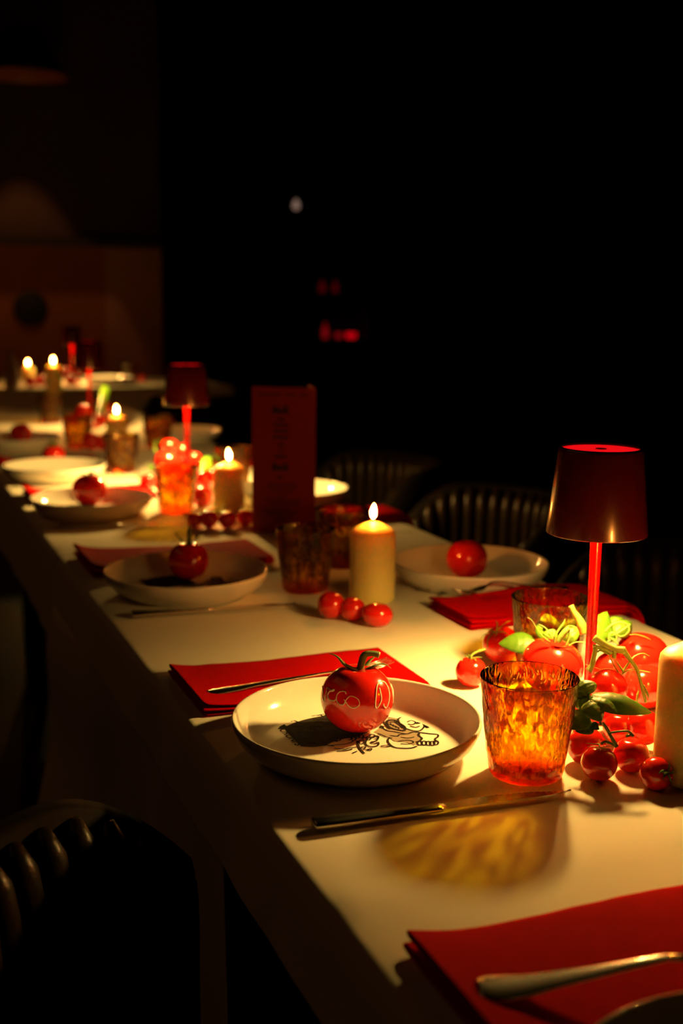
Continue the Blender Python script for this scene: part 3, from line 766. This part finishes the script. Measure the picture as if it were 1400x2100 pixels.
# ------------------------------------------------------------------ cutlery
def fork(P0, P1, label, z, arch=1.0, ws=1.0):
    """P0 handle end, P1 tine tips"""
    d = Vector((P1.x - P0.x, P1.y - P0.y, 0)); Ln = d.length; t = empty('fork', (P0.x, P0.y, z), math.atan2(d.y, d.x), label, 'fork'); s = Ln / .2
    prof = [(0, .0070, .0035), (.002, .0085, .0035), (.008, .0108, .0035), (.016, .0108, .0038), (.03, .0092, .0045), (.05, .0068, .0065), (.075, .0050, .0105), (.10, .0038, .0150), (.122, .0030, .0185), (.134, .0030, .0180), (.142, .0042, .0140), (.150, .0100, .0090), (.158, .0122, .0065), (.166, .0126, .0050)]
    prof = [(x, w * ws, .0035 + (z_ - .0035) * arch) for x, w, z_ in prof]
    m = MB(); vs = []; fs = []; n = 10
    for (x, w, z_) in prof:
        for k in range(n):
            a = 2 * math.pi * k / n; tk = .0013 if x < .14 else .0009
            bow = -.0016 * (math.cos(a) ** 2) * (1 if x < .05 else 0)
            vs.append((x * s, w * math.cos(a), z_ + tk * math.sin(a) + bow + (.0022 * math.cos(a) ** 2 if x > .148 else 0)))
    for i in range(len(prof) - 1):
        for k in range(n): k2 = (k + 1) % n; fs.append((i * n + k, (i + 1) * n + k, (i + 1) * n + k2, i * n + k2))
    fs.append(tuple(range(n))); fs.append(tuple((len(prof) - 1) * n + k for k in range(n))[::-1])
    m.add(vs, fs); m.build('handle', M['steel'], t)
    for q in (-1.5, -.5, .5, 1.5):
        y = q * .0068 * ws
        MB().tube([(.164 * s, y, .0052), (.172 * s, y * .98, .0046), (.184 * s, y * .95, .0062), (.2 * s, y * .9, .0105)], [.0019, .0017, .0014, .0008], 8, flat=.6).build('tine', M['steel'], t)
    return t
fork(at(979, 2037, TZ + .014), at(979, 2037, TZ + .014) + Vector((.196, -.062, 0)), 'large fork in the foreground lying on the nearest napkin', TZ + .0150, 1.1, 1.45)
fork(at(425, 1421, TZ + .012), at(801, 1366, TZ + .012), 'fork on the red napkin behind the printed plate', TZ + .0100, .12)
p = at(928, 1222, TZ + .022); fork(Vector((p.x + .19, p.y - .018, 0)), Vector((p.x, p.y, 0)), 'fork on the layered red napkin at the right', TZ + .0210)
def knife(P0, P1, label, z=TZ + .0012):
    d = Vector((P1.x - P0.x, P1.y - P0.y, 0)); L = d.length; t = empty('table_knife', (P0.x, P0.y, z), math.atan2(d.y, d.x), label, 'knife'); hl = L * .46
    m = MB(); prof = [(0, .0080, .0040), (.0015, .0090, .0046), (.02, .0092, .0046), (.05, .0082, .0043), (hl * .8, .0068, .0038), (hl, .0060, .0034), (hl + .008, .0056, .0022)]
    vs = []; fs = []; n = 14
    for (x, w, h) in prof:
        for k in range(n):
            a = 2 * math.pi * k / n; c, s = math.cos(a), math.sin(a)
            vs.append((x, w * math.copysign(abs(c) ** .75, c), .0048 + h * math.copysign(abs(s) ** .75, s)))
    for i in range(len(prof) - 1):
        for k in range(n): k2 = (k + 1) % n; fs.append((i * n + k, (i + 1) * n + k, (i + 1) * n + k2, i * n + k2))
    fs.append(tuple(range(n))); fs.append(tuple((len(prof) - 1) * n + k for k in range(n))[::-1]); m.add(vs, fs)
    m.build('handle', M['steel'], t)
    top = []; bl = L - hl; nt_ = 46
    x0 = hl + .004
    up = []; lo = []
    for k in range(nt_ + 1):
        f = k / nt_; x = x0 + (L - x0) * f
        lo.append((x, -.0062 + .002 * f * f + .006 * max(0, f - .82) / .18, 0))
        yb = .0062 + .0042 * math.sin(math.pi * min(1, f * 1.25)) * 1 - .0060 * max(0, f - .75) / .25
        if .12 < f < .93 and k % 2: yb += .0011
        up.append((x, yb, 0))
    b = MB(); N = len(up); vs = [(x, y, .0058) for x, y, _ in lo] + [(x, y, .0050) for x, y, _ in up] + [(x, y, .0040) for x, y, _ in lo] + [(x, y, .0046) for x, y, _ in up]
    fs = []
    for k in range(N - 1):
        fs += [(k, k + 1, N + k + 1, N + k), (2 * N + k + 1, 2 * N + k, 3 * N + k, 3 * N + k + 1), (N + k, N + k + 1, 3 * N + k + 1, 3 * N + k), (k + 1, k, 2 * N + k, 2 * N + k + 1)]
    b.add(vs, fs); b.build('blade', M['steel'], t, smooth=False)
    return t
knife(at(642, 1694, TZ + .004), at(1171, 1626, TZ + .004), 'serrated table knife in front of the printed plate')
knife(at(270, 1262, TZ + .004), at(606, 1241, TZ + .004), 'knife in front of the second left plate')
knife(at(112, 1080, TZ + .004), at(392, 1076, TZ + .004), 'dark knife in front of the third left plate')

# ------------------------------------------------------------------ menu card
ML = at(517, 1092); MR = at(645, 1100)
d = (MR - ML); wd = d.xy.length; t = empty('menu_card', (ML.x, ML.y, TZ + .0006), math.atan2(d.y, d.x), 'tall red menu card standing folded in the middle of the table', 'menu card')
H = .290
fr = MB().box((0, 0, 0), (wd, .0012, H)).build('front_panel', M['menu'], t, smooth=False)
bp = MB().add([(wd - .0002, .001, 0), (wd - .0002, .001, H), (wd * .55 + .02, .085, H), (wd * .55 + .02, .085, 0)], [(0, 1, 2, 3)]).build('rear_panel', M['menu'], t, smooth=False, solid=.001)
pm = MB()
def bar(u0, v0, u1, v1): # u 0..1 across, v 0..1 from the top
    pm.add([(u0 * wd, -.0004, H * (1 - v1)), (u1 * wd, -.0004, H * (1 - v1)), (u1 * wd, -.0004, H * (1 - v0)), (u0 * wd, -.0004, H * (1 - v0))], [(0, 1, 2, 3)])
rnd = random.Random(11)
u = .10
while u < .87:
    w_ = rnd.uniform(.018, .04)
    if not (.45 < u < .50 or .70 < u < .74): bar(u, .040 + rnd.uniform(0, .004), u + w_ * .7, .056)
    u += w_
def glyph(u0, v0, u1, v1, bars):
    for (a, b_, c, d_) in bars: bar(u0 + (u1 - u0) * a, v0 + (v1 - v0) * b_, u0 + (u1 - u0) * c, v0 + (v1 - v0) * d_)
Kk = [(0, .55, 1, .85), (0, .1, .3, .6), (.35, .3, .6, .7), (.7, 0, .95, .6)]
I_ = [(0, .1, 1, .9)]
glyph(.33, .125, .58, .185, Kk); glyph(.40, .205, .52, .225, I_)
glyph(.34, .243, .58, .262, I_); glyph(.34, .285, .58, .304, I_); glyph(.33, .327, .58, .348, I_)
glyph(.42, .375, .51, .395, I_); glyph(.42, .415, .50, .432, I_); glyph(.37, .455, .55, .478, I_)
glyph(.32, .510, .58, .570, Kk); glyph(.41, .600, .48, .622, I_)
for v, a, b_ in ((.65, .27, .68), (.672, .22, .72), (.70, .30, .62), (.735, .38, .55), (.76, .18, .78), (.785, .25, .70), (.815, .33, .60), (.84, .2, .74), (.862, .28, .66), (.90, .36, .58)):
    u = a
    while u < b_: w_ = rnd.uniform(.015, .05); bar(u, v, u + w_ * .75, v + .010); u += w_
tag(pm.build('printed_text', M['menuink'], fr, smooth=False), kind='stuff')

# ------------------------------------------------------------------ centrepiece 1 : tomatoes around the lamp
G1 = 'tomatoes heaped round the nearest lamp'
S = dict
tomato(965, 1378, 64, TZ, 'cherry', 'small tomato at the far left of the near heap, behind the amber glass', cal=S(stem=.45, L=.6, rise=.15, seed=1, mat='stalk', bend=1.1, thick=.6), group=G1)
tomato(1028, 1323, 78, TZ, 'cherry', 'tomato with dry whiskery calyx left of the basil leaves', cal=S(stem=0, L=.9, rise=.5, seed=12, mat='stalk', thick=.35, n=7), rot=(.1, -.5, 0), group=G1)
tomato(1131, 1366, 130, TZ + .010, 'beef', 'big lobed tomato directly behind the nearest amber glass', rot=(.12, .06, .7), group=G1)
tomato(1316, 1349, 112, TZ, 'round', 'large tomato right behind the lamp stem with a long highlight', rot=(.1, 0, 1), group=G1)
tomato(1325, 1408, 96, TZ, 'round', 'tomato crossed by the green vine stalk beside the near candle', group=G1)
tomato(1254, 1372, 72, TZ, 'cherry', 'tomato low behind the vine stalk, right of the lamp stem', group=G1)
tomato(1247, 1411, 80, TZ + .030, 'round', 'tomato lying on top of others right of the lamp stem', rot=(.5, .3, 0), group=G1)
tomato(1188, 1452, 46, TZ + .008, 'cherry', 'tiny tomato peeping between glass and basil', group=G1)
tomato(1202, 1531, 80, TZ, 'cherry', 'shaded tomato touching the nearest amber glass', group=G1)
tomato(1228, 1565, 75, TZ, 'cherry', 'cherry tomato with calyx on top, front of the near heap', cal=S(stem=0, L=.75, rise=.12, seed=21, mat='stalk', thick=.45), group=G1)
tomato(1294, 1549, 74, TZ, 'cherry', 'cherry tomato at the front between two with green calyxes', group=G1)
tomato(1345, 1587, 69, TZ, 'cherry', 'cherry tomato showing its calyx, leaning at the foot of the near candle', rot=(1.15, .25, .1), cal=S(stem=.12, L=.7, rise=.06, seed=30, thick=.75), group=G1)
tomato(1270, 1494, 68, TZ + .004, 'cherry', 'tomato in the shade below the large basil leaf', group=G1)
tomato(1320, 1492, 74, TZ + .008, 'cherry', 'tomato behind the near candle below the basil leaf tip', group=G1)

# vine stalks
def vine(label, paths, extra=()):
    base = paths[0][0][0]; t = empty('vine_stalk', base, 0, label, 'vine stalk')
    for pts, rad in paths:
        pts = smooth_path([p - base for p in pts], 5); MB().tube(pts, lerp_list(rad, len(pts)), 8).build('stalk', M['stalk'], t)
    for pts, rad in extra:
        pts = smooth_path([p - base for p in pts], 5); MB().tube(pts, lerp_list(rad, len(pts)), 6, flat=.4).build('sepal', M['stalk'], t)
    return t
D = 1.27
v = lambda x, y, dz=0: atd(x, y, D + dz)
vine('green branching vine stalk lying over the tomatoes right of the near lamp stem', [
    ([v(1218, 1308), v(1236, 1320), v(1258, 1330), v(1280, 1334)], [.0042, .0036, .0034, .0046]),
    ([v(1277, 1333), v(1290, 1351), v(1304, 1370), v(1312, 1395), v(1320, 1425), v(1324, 1441)], [.0034, .0026, .0022, .0020, .0022, .0014]),
    ([v(1258, 1331), v(1259, 1342), v(1258, 1350)], [.0026, .0024, .0028]),
    ([v(1216, 1325), v(1234, 1330), v(1254, 1340)], [.0022, .0020, .0020]),
    ([v(1222, 1326), v(1217, 1348), v(1213, 1366), v(1206, 1376)], [.0026, .0026, .0030, .0040])],
    [([v(1249, 1333), v(1249, 1345), v(1262, 1370), v(1273, 1384)], [.0006, .0014, .0018, .0008]),
     ([v(1258, 1350), v(1268, 1364), v(1276, 1376), v(1274, 1384)], [.0010, .0024, .0026, .0010]),
     ([v(1276, 1378), v(1290, 1358), v(1302, 1345), v(1318, 1340), v(1332, 1346)], [.0022, .0020, .0014, .0009, .0004]),
     ([v(1275, 1382), v(1290, 1374), v(1310, 1375), v(1333, 1379)], [.0020, .0016, .0014, .0009]),
     ([v(1305, 1440), v(1307, 1425), v(1309, 1415), v(1307, 1403)], [.0020, .0022, .0010, .0003]),
     ([v(1320, 1405), v(1326, 1420), v(1330, 1432)], [.0010, .0024, .0010]),
     ([v(1225, 1338), v(1230, 1334), v(1244, 1340), v(1250, 1344)], [.0010, .0018, .0018, .0014]),
     ([v(1198, 1362), v(1212, 1366), v(1234, 1374)], [.0004, .0005, .0003])])
v2 = lambda x, y, dz=0: atd(x, y, 1.375 + dz)
vine('pale cut stalk end standing up left of the near lamp stem', [
    ([v2(1170, 1242), v2(1176, 1255), v2(1185, 1268), v2(1192, 1283), v2(1196, 1300)], [.0034, .0034, .0046, .0058, .0045])],
    [([v2(1196, 1292), v2(1180, 1286), v2(1168, 1283), v2(1160, 1286)], [.0015, .0012, .0010, .0004])])
v3 = lambda x, y, dz=0: atd(x, y, 1.34 + dz)
vine('dry curling calyx and stem standing on the big lobed tomato', [
    ([v3(1144, 1318), v3(1150, 1306), v3(1158, 1296), v3(1166, 1288)], [.0030, .0036, .0036, .0026])],
    [([v3(1136, 1318), v3(1138, 1304), v3(1146, 1290), v3(1155, 1278), v3(1158, 1269)], [.0026, .0024, .0020, .0013, .0004]),
     ([v3(1160, 1324), v3(1165, 1312), v3(1167, 1298), v3(1168, 1286)], [.0020, .0020, .0012, .0004]),
     ([v3(1128, 1316), v3(1114, 1306), v3(1100, 1288), v3(1090, 1272), v3(1081, 1266)], [.0010, .0010, .0008, .0006, .0003]),
     ([v3(1132, 1310), v3(1126, 1298), v3(1116, 1286), v3(1104, 1280)], [.0012, .0016, .0010, .0004]),
     ([v3(1165, 1324), v3(1180, 1317), v3(1200, 1318), v3(1212, 1326)], [.0008, .0010, .0008, .0003])])
v4 = lambda x, y, dz=0: atd(x, y, 1.40 + dz)
vine('tangle of curled pale stalks right of the near lamp stem', [
    ([v4(1240, 1295), v4(1252, 1283), v4(1268, 1276), v4(1284, 1280), v4(1290, 1292), v4(1282, 1302)], [.0012, .0013, .0014, .0013, .0012, .0006]),
    ([v4(1258, 1302), v4(1270, 1296), v4(1282, 1288), v4(1292, 1280)], [.0016, .0014, .0012, .0008]),
    ([v4(1248, 1312), v4(1250, 1300), v4(1260, 1298), v4(1264, 1310), v4(1256, 1318)], [.0012, .0012, .0012, .0012, .0006])],
    [([v4(1256, 1286), v4(1262, 1296), v4(1270, 1305), v4(1282, 1302)], [.0008, .0020, .0020, .0004]),
     ([v4(1252, 1308), v4(1262, 1316), v4(1268, 1322)], [.0016, .0026, .0014]),
     ([v4(1290, 1302), v4(1304, 1301), v4(1322, 1306), v4(1334, 1312)], [.0006, .0010, .0010, .0004]),
     ([v4(1254, 1274), v4(1262, 1269), v4(1270, 1272)], [.0010, .0022, .0010])])
v5 = lambda x, y, dz=0: atd(x, y, 1.125 + dz)
vine('thin brown-green truss stem over the front cherry tomatoes', [
    ([v5(1236, 1484, .03), v5(1246, 1498, .01), v5(1252, 1510), v5(1264, 1531)], [.0018, .0018, .0016, .0022]),
    ([v5(1249, 1503), v5(1270, 1500), v5(1288, 1500), v5(1298, 1510)], [.0010, .0011, .0011, .0014]),
    ([v5(1262, 1530), v5(1250, 1524), v5(1240, 1521), v5(1232, 1526)], [.0012, .0012, .0012, .0014])],
    [([v5(1226, 1526), v5(1212, 1525), v5(1200, 1524)], [.0012, .0010, .0003]),
     ([v5(1288, 1504), v5(1284, 1510), v5(1296, 1506)], [.0008, .0014, .0006])])

# basil
def leaf(par, base, tip, width, nrm, cup=.25, arch=.15, mat='basil', roll=0):
    X = (tip - base); Ln = X.length; X.normalize(); N = Vector(nrm); N = (N - X * N.dot(X)).normalized(); Y = N.cross(X)
    nu, nv = 16, 10
    def P(i, j):
        u = i / nu; q = j / nv * 2 - 1
        w_ = width / 2 * (math.sin(math.pi * min(1, u ** .8)) ** .75) * (1 - .25 * u) if 0 < i < nu else 0
        y = q * w_; side = abs(q)
        z = cup * w_ * side ** 1.6 + arch * Ln * math.sin(math.pi * u) 
        z += .0009 * math.cos(u * 30 - side * 5) * side * (1 - side) * 3 - .0007 * math.exp(-(q / .08) ** 2)
        if roll: z += roll * w_ * max(0, q) ** 2
        return base - par.location + X * (u * Ln) + Y * y + N * z
    m = MB(); m.grid(P, nu, nv); return m.build('leaf', M[mat], par, solid=.0005)
def sprig(base, label, leaves, stems=()):
    t = empty('basil_sprig', base, 0, label, 'basil')
    for L_ in leaves: leaf(t, *L_[:4], **(L_[4] if len(L_) > 4 else {}))
    for pts, rad in stems:
        pts = smooth_path([p - t.location for p in pts], 4); MB().tube(pts, lerp_list(rad, len(pts)), 6).build('stem', M['basil'], t)
    return t
toc = -FW
d2 = lambda x, y, Z: atd(x, y, Z)
sprig(d2(1140, 1315, 1.39), 'bright basil leaves standing up left of the near lamp stem', [
    (d2(1132, 1314, 1.41), d2(1118, 1256, 1.415), .040, (-.1, -.75, .65), dict(cup=-.25, arch=.06)),
    (d2(1148, 1312, 1.42), d2(1196, 1262, 1.425), .030, (.1, -.8, .5), dict(cup=-.2, arch=.05)),
    (d2(1150, 1318, 1.40), d2(1190, 1288, 1.405), .022, (0, -.7, .7), dict(cup=-.2)),
    (d2(1124, 1316, 1.40), d2(1136, 1290, 1.405), .022, (0, -.7, .7), dict(cup=-.2))],
    [([d2(1140, 1330, 1.40), d2(1140, 1315, 1.41), d2(1130, 1300, 1.42)], [.0016, .0014, .001])])
sprig(d2(1098, 1318, 1.42), 'dark green basil leaf lying between two tomatoes at the left of the heap', [
    (d2(1098, 1316, 1.41), d2(1022, 1320, 1.42), .036, (-.15, -.6, .8), dict(cup=-.35, arch=.12, mat='basil_dark'))])
sprig(d2(1222, 1318, 1.40), 'tall bright basil leaf right behind the near lamp stem', [
    (d2(1222, 1318, 1.40), d2(1244, 1254, 1.43), .036, (-.3, -.85, .4), dict(cup=-.3, arch=.05)),
    (d2(1232, 1312, 1.41), d2(1262, 1296, 1.42), .022, (0, -.7, .7), dict(cup=.3)),
    (d2(1262, 1300, 1.42), d2(1294, 1276, 1.44), .026, (.1, -.7, .6), dict(cup=-.6, arch=.25)),
    (d2(1250, 1284, 1.43), d2(1276, 1268, 1.44), .018, (.1, -.7, .6), dict(cup=-.6, arch=.25))])
sprig(d2(1206, 1428, 1.16), 'basil sprig with one long drooping leaf in front of the heap', [
    (d2(1210, 1428, 1.165), d2(1336, 1462, 1.165), .036, (.1, -.45, .85), dict(cup=-.5, arch=.12)),
    (d2(1212, 1432, 1.155), d2(1266, 1462, 1.145), .026, (.1, -.5, .85), dict(cup=-.5, arch=.2)),
    (d2(1204, 1426, 1.16), d2(1186, 1396, 1.18), .030, (-.5, -.6, .5), dict(cup=-.35, arch=.2)),
    (d2(1206, 1430, 1.16), d2(1176, 1446, 1.175), .022, (-.4, -.5, .6), dict(cup=-.3, arch=.2)),
    (d2(1208, 1436, 1.15), d2(1232, 1480, 1.14), .030, (.05, -.8, .5), dict(cup=-.6, arch=.22)),
    (d2(1204, 1462, 1.15), d2(1166, 1494, 1.15), .026, (-.2, -.5, .8), dict(cup=-.4, arch=.12)),
    (d2(1212, 1478, 1.16), d2(1180, 1500, 1.16), .024, (-.2, -.5, .8), dict(cup=-.4, arch=.12, mat='basil_dark')),
    (d2(1212, 1484, 1.15), d2(1228, 1496, 1.15), .010, (0, -.8, .6), dict(cup=-.2))],
    [([d2(1206, 1420, 1.165), d2(1208, 1432, 1.16), d2(1214, 1450, 1.155), d2(1226, 1466, 1.15), d2(1232, 1486, 1.15)], [.0014, .0018, .0014, .0012, .0012])])

# cherry tomatoes in front of the middle candle
G2 = 'three cherry tomatoes before the middle candle'
tomato(679, 1241, 58, TZ, 'cherry', 'left one of three cherry tomatoes before the middle candle', group=G2)
tomato(723, 1249, 52, TZ, 'cherry', 'middle one of three cherry tomatoes before the middle candle', group=G2)
tomato(774, 1261, 54, TZ, 'oval', 'right oval one of three cherry tomatoes before the middle candle', rot=(0, .1, -.3), group=G2)
# centrepiece 2
G3 = 'tomatoes heaped round the second lamp'
tomato(347, 914, 30, TZ + .075, 'oval', 'topmost left tomato of the second heap', group=G3)
tomato(374, 925, 32, TZ + .066, 'cherry', 'middle tomato on top of the second heap, before the lamp stem', group=G3)
tomato(399, 941, 28, TZ + .056, 'cherry', 'right tomato on top of the second heap', group=G3)
tomato(342, 950, 54, TZ + .028, 'round', 'large tomato above the rim of the glowing amber tumbler', group=G3)
tomato(303, 988, 34, TZ, 'cherry', 'lone tomato left of the glowing amber tumbler', group=G3)
tomato(417, 985, 44, TZ + .022, 'cherry', 'tomato between glowing tumbler and second candle', group=G3)
tomato(414, 1018, 46, TZ, 'cherry', 'lower tomato between glowing tumbler and second candle', group=G3)
tomato(380, 972, 44, TZ + .01, 'cherry', 'tomato seen through the glowing amber tumbler', group=G3)
tomato(437, 975, 30, TZ + .02, 'cherry', 'small tomato just left of the second candle', group=G3)
sprig(at(418, 962, TZ + .05), 'bright green basil tips left of the second candle flame', [
    (at(415, 966, TZ + .05), at(430, 938, TZ + .07), .026, (0, -.7, .7), dict(cup=-.3)),
    (at(412, 968, TZ + .05), at(438, 955, TZ + .055), .022, (0, -.7, .7), dict(cup=-.3)),
    (at(420, 968, TZ + .045), at(408, 950, TZ + .05), .018, (0, -.7, .7), dict(cup=-.3))])
sprig(at(318, 965, TZ + .035), 'small basil leaf left of the second heap', [(at(320, 970, TZ + .03), at(304, 954, TZ + .045), .018, (0, -.7, .7), dict(cup=-.3))])
vv = lambda x, y: at(x, y, TZ + .08)
vine('pale bent stalk at the top left of the second heap', [([vv(338, 905), vv(328, 902), vv(318, 910), vv(318, 925)], [.003, .0028, .0028, .002]), ([vv(318, 908), vv(308, 900)], [.002, .001])])
G4 = 'dark cherry tomatoes in front of the second candle'
tomato(398, 1066, 34, TZ, 'cherry', 'leftmost dark cherry tomato below the second candle', group=G4)
tomato(428, 1064, 40, TZ, 'cherry', 'second dark cherry tomato below the second candle', group=G4)
tomato(466, 1066, 38, TZ, 'cherry', 'third dark cherry tomato below the second candle', group=G4)
tomato(502, 1062, 36, TZ, 'cherry', 'dark cherry tomato touching the menu card', group=G4)
# centrepiece 3
G5 = 'tomatoes heaped round the third lamp'
tomato(171, 848, 42, TZ + .04, 'round', 'big tomato above the orange lit tumbler', group=G5)
tomato(219, 836, 24, TZ + .05, 'cherry', 'tomato right of the far basil leaf', group=G5)
tomato(206, 862, 28, TZ + .022, 'cherry', 'tomato left of the third lit candle', group=G5)
tomato(152, 862, 26, TZ + .02, 'cherry', 'small tomato at the left of the third heap', group=G5)
tomato(187, 905, 38, TZ, 'cherry', 'dark tomato between the orange and the dim tumbler', group=G5)
tomato(212, 908, 32, TZ, 'cherry', 'dark tomato touching the dim amber tumbler', group=G5)
sprig(at(203, 850, TZ + .06), 'pointed basil leaf before the third lamp stem', [
    (at(202, 858, TZ + .05), at(212, 812, TZ + .085), .034, (0, -.8, .6), dict(cup=-.3)),
    (at(206, 852, TZ + .05), at(222, 832, TZ + .06), .028, (0, -.8, .6), dict(cup=-.3))])
# far crosswise table things
G6 = 'tomatoes on the far crosswise table'
def far_tom(px, h, r, lab, y=6.3):
    x = aty(px, 750, y).x; tomato(0, 0, 0, 0, 'cherry', lab, r=r, pos=(x, y, TZ + h + r * .96), group=G6)
far_tom(133, .042, .027, 'far tomato left under the farthest lamp', 6.22)
far_tom(154, .042, .027, 'far tomato right under the farthest lamp', 6.22)
far_tom(144, 0, .030, 'lower far tomato under the farthest lamp', 6.20)
far_tom(62, 0, .030, 'far tomato below the farthest candle', 6.15)
far_tom(82, 0, .030, 'far tomato right of the farthest candle', 6.2)
far_tom(292, 0, .022, 'far tomato at the right end of the crosswise table', 6.3)
far_tom(254, 0, .018, 'tiny far tomato between plate and tumbler', 6.3)
plate(Vector((aty(222, 770, 6.25).x, 6.25, 0)), 'far plate on the crosswise table right of the third lamp', printed=False)
plate(Vector((aty(60, 780, 6.12).x - .25, 6.14, 0)), 'far plate on the crosswise table under the farthest candle', printed=False)
# pale folded napkin cone at left
P = Vector((aty(24, 790, 6.05).x, 6.05, 0)); m = MB()
m.lathe([(.030, 0), (.040, .05), (.030, .10), (.012, .16), (.022, .19), (0, .17)], 18, fn=lambda a, z, j: .007 * math.sin(a * 3 + z * 20))
tag(m.build('folded_napkin', pmat('pale_pink_napkin', (.5, .32, .26), .8), loc=(P.x, P.y, TZ + .001)), 'pale upright folded napkin at the left border of the far table', 'napkin')

GROUPS = {'dinner_plate': 'white plates on the tables', 'pillar_candle': 'lit pillar candles', 'table_lamp': 'red table lamps', 'barrel_chair': 'ribbed leather chairs', 'napkin': 'folded red napkins', 'fork': 'forks on the napkins', 'table_knife': 'knives in front of the plates', 'banquet_table': 'dinner tables', 'tablecloth': 'white tablecloths', 'basil_sprig': 'basil sprigs among the tomatoes', 'vine_stalk': 'tomato vine stalks', 'tomato': 'tomatoes standing on the plates'}
for o in COL.objects:
    k = o.name.split('.')[0]
    if k in GROUPS and 'label' in o and 'group' not in o: o['group'] = GROUPS[k]
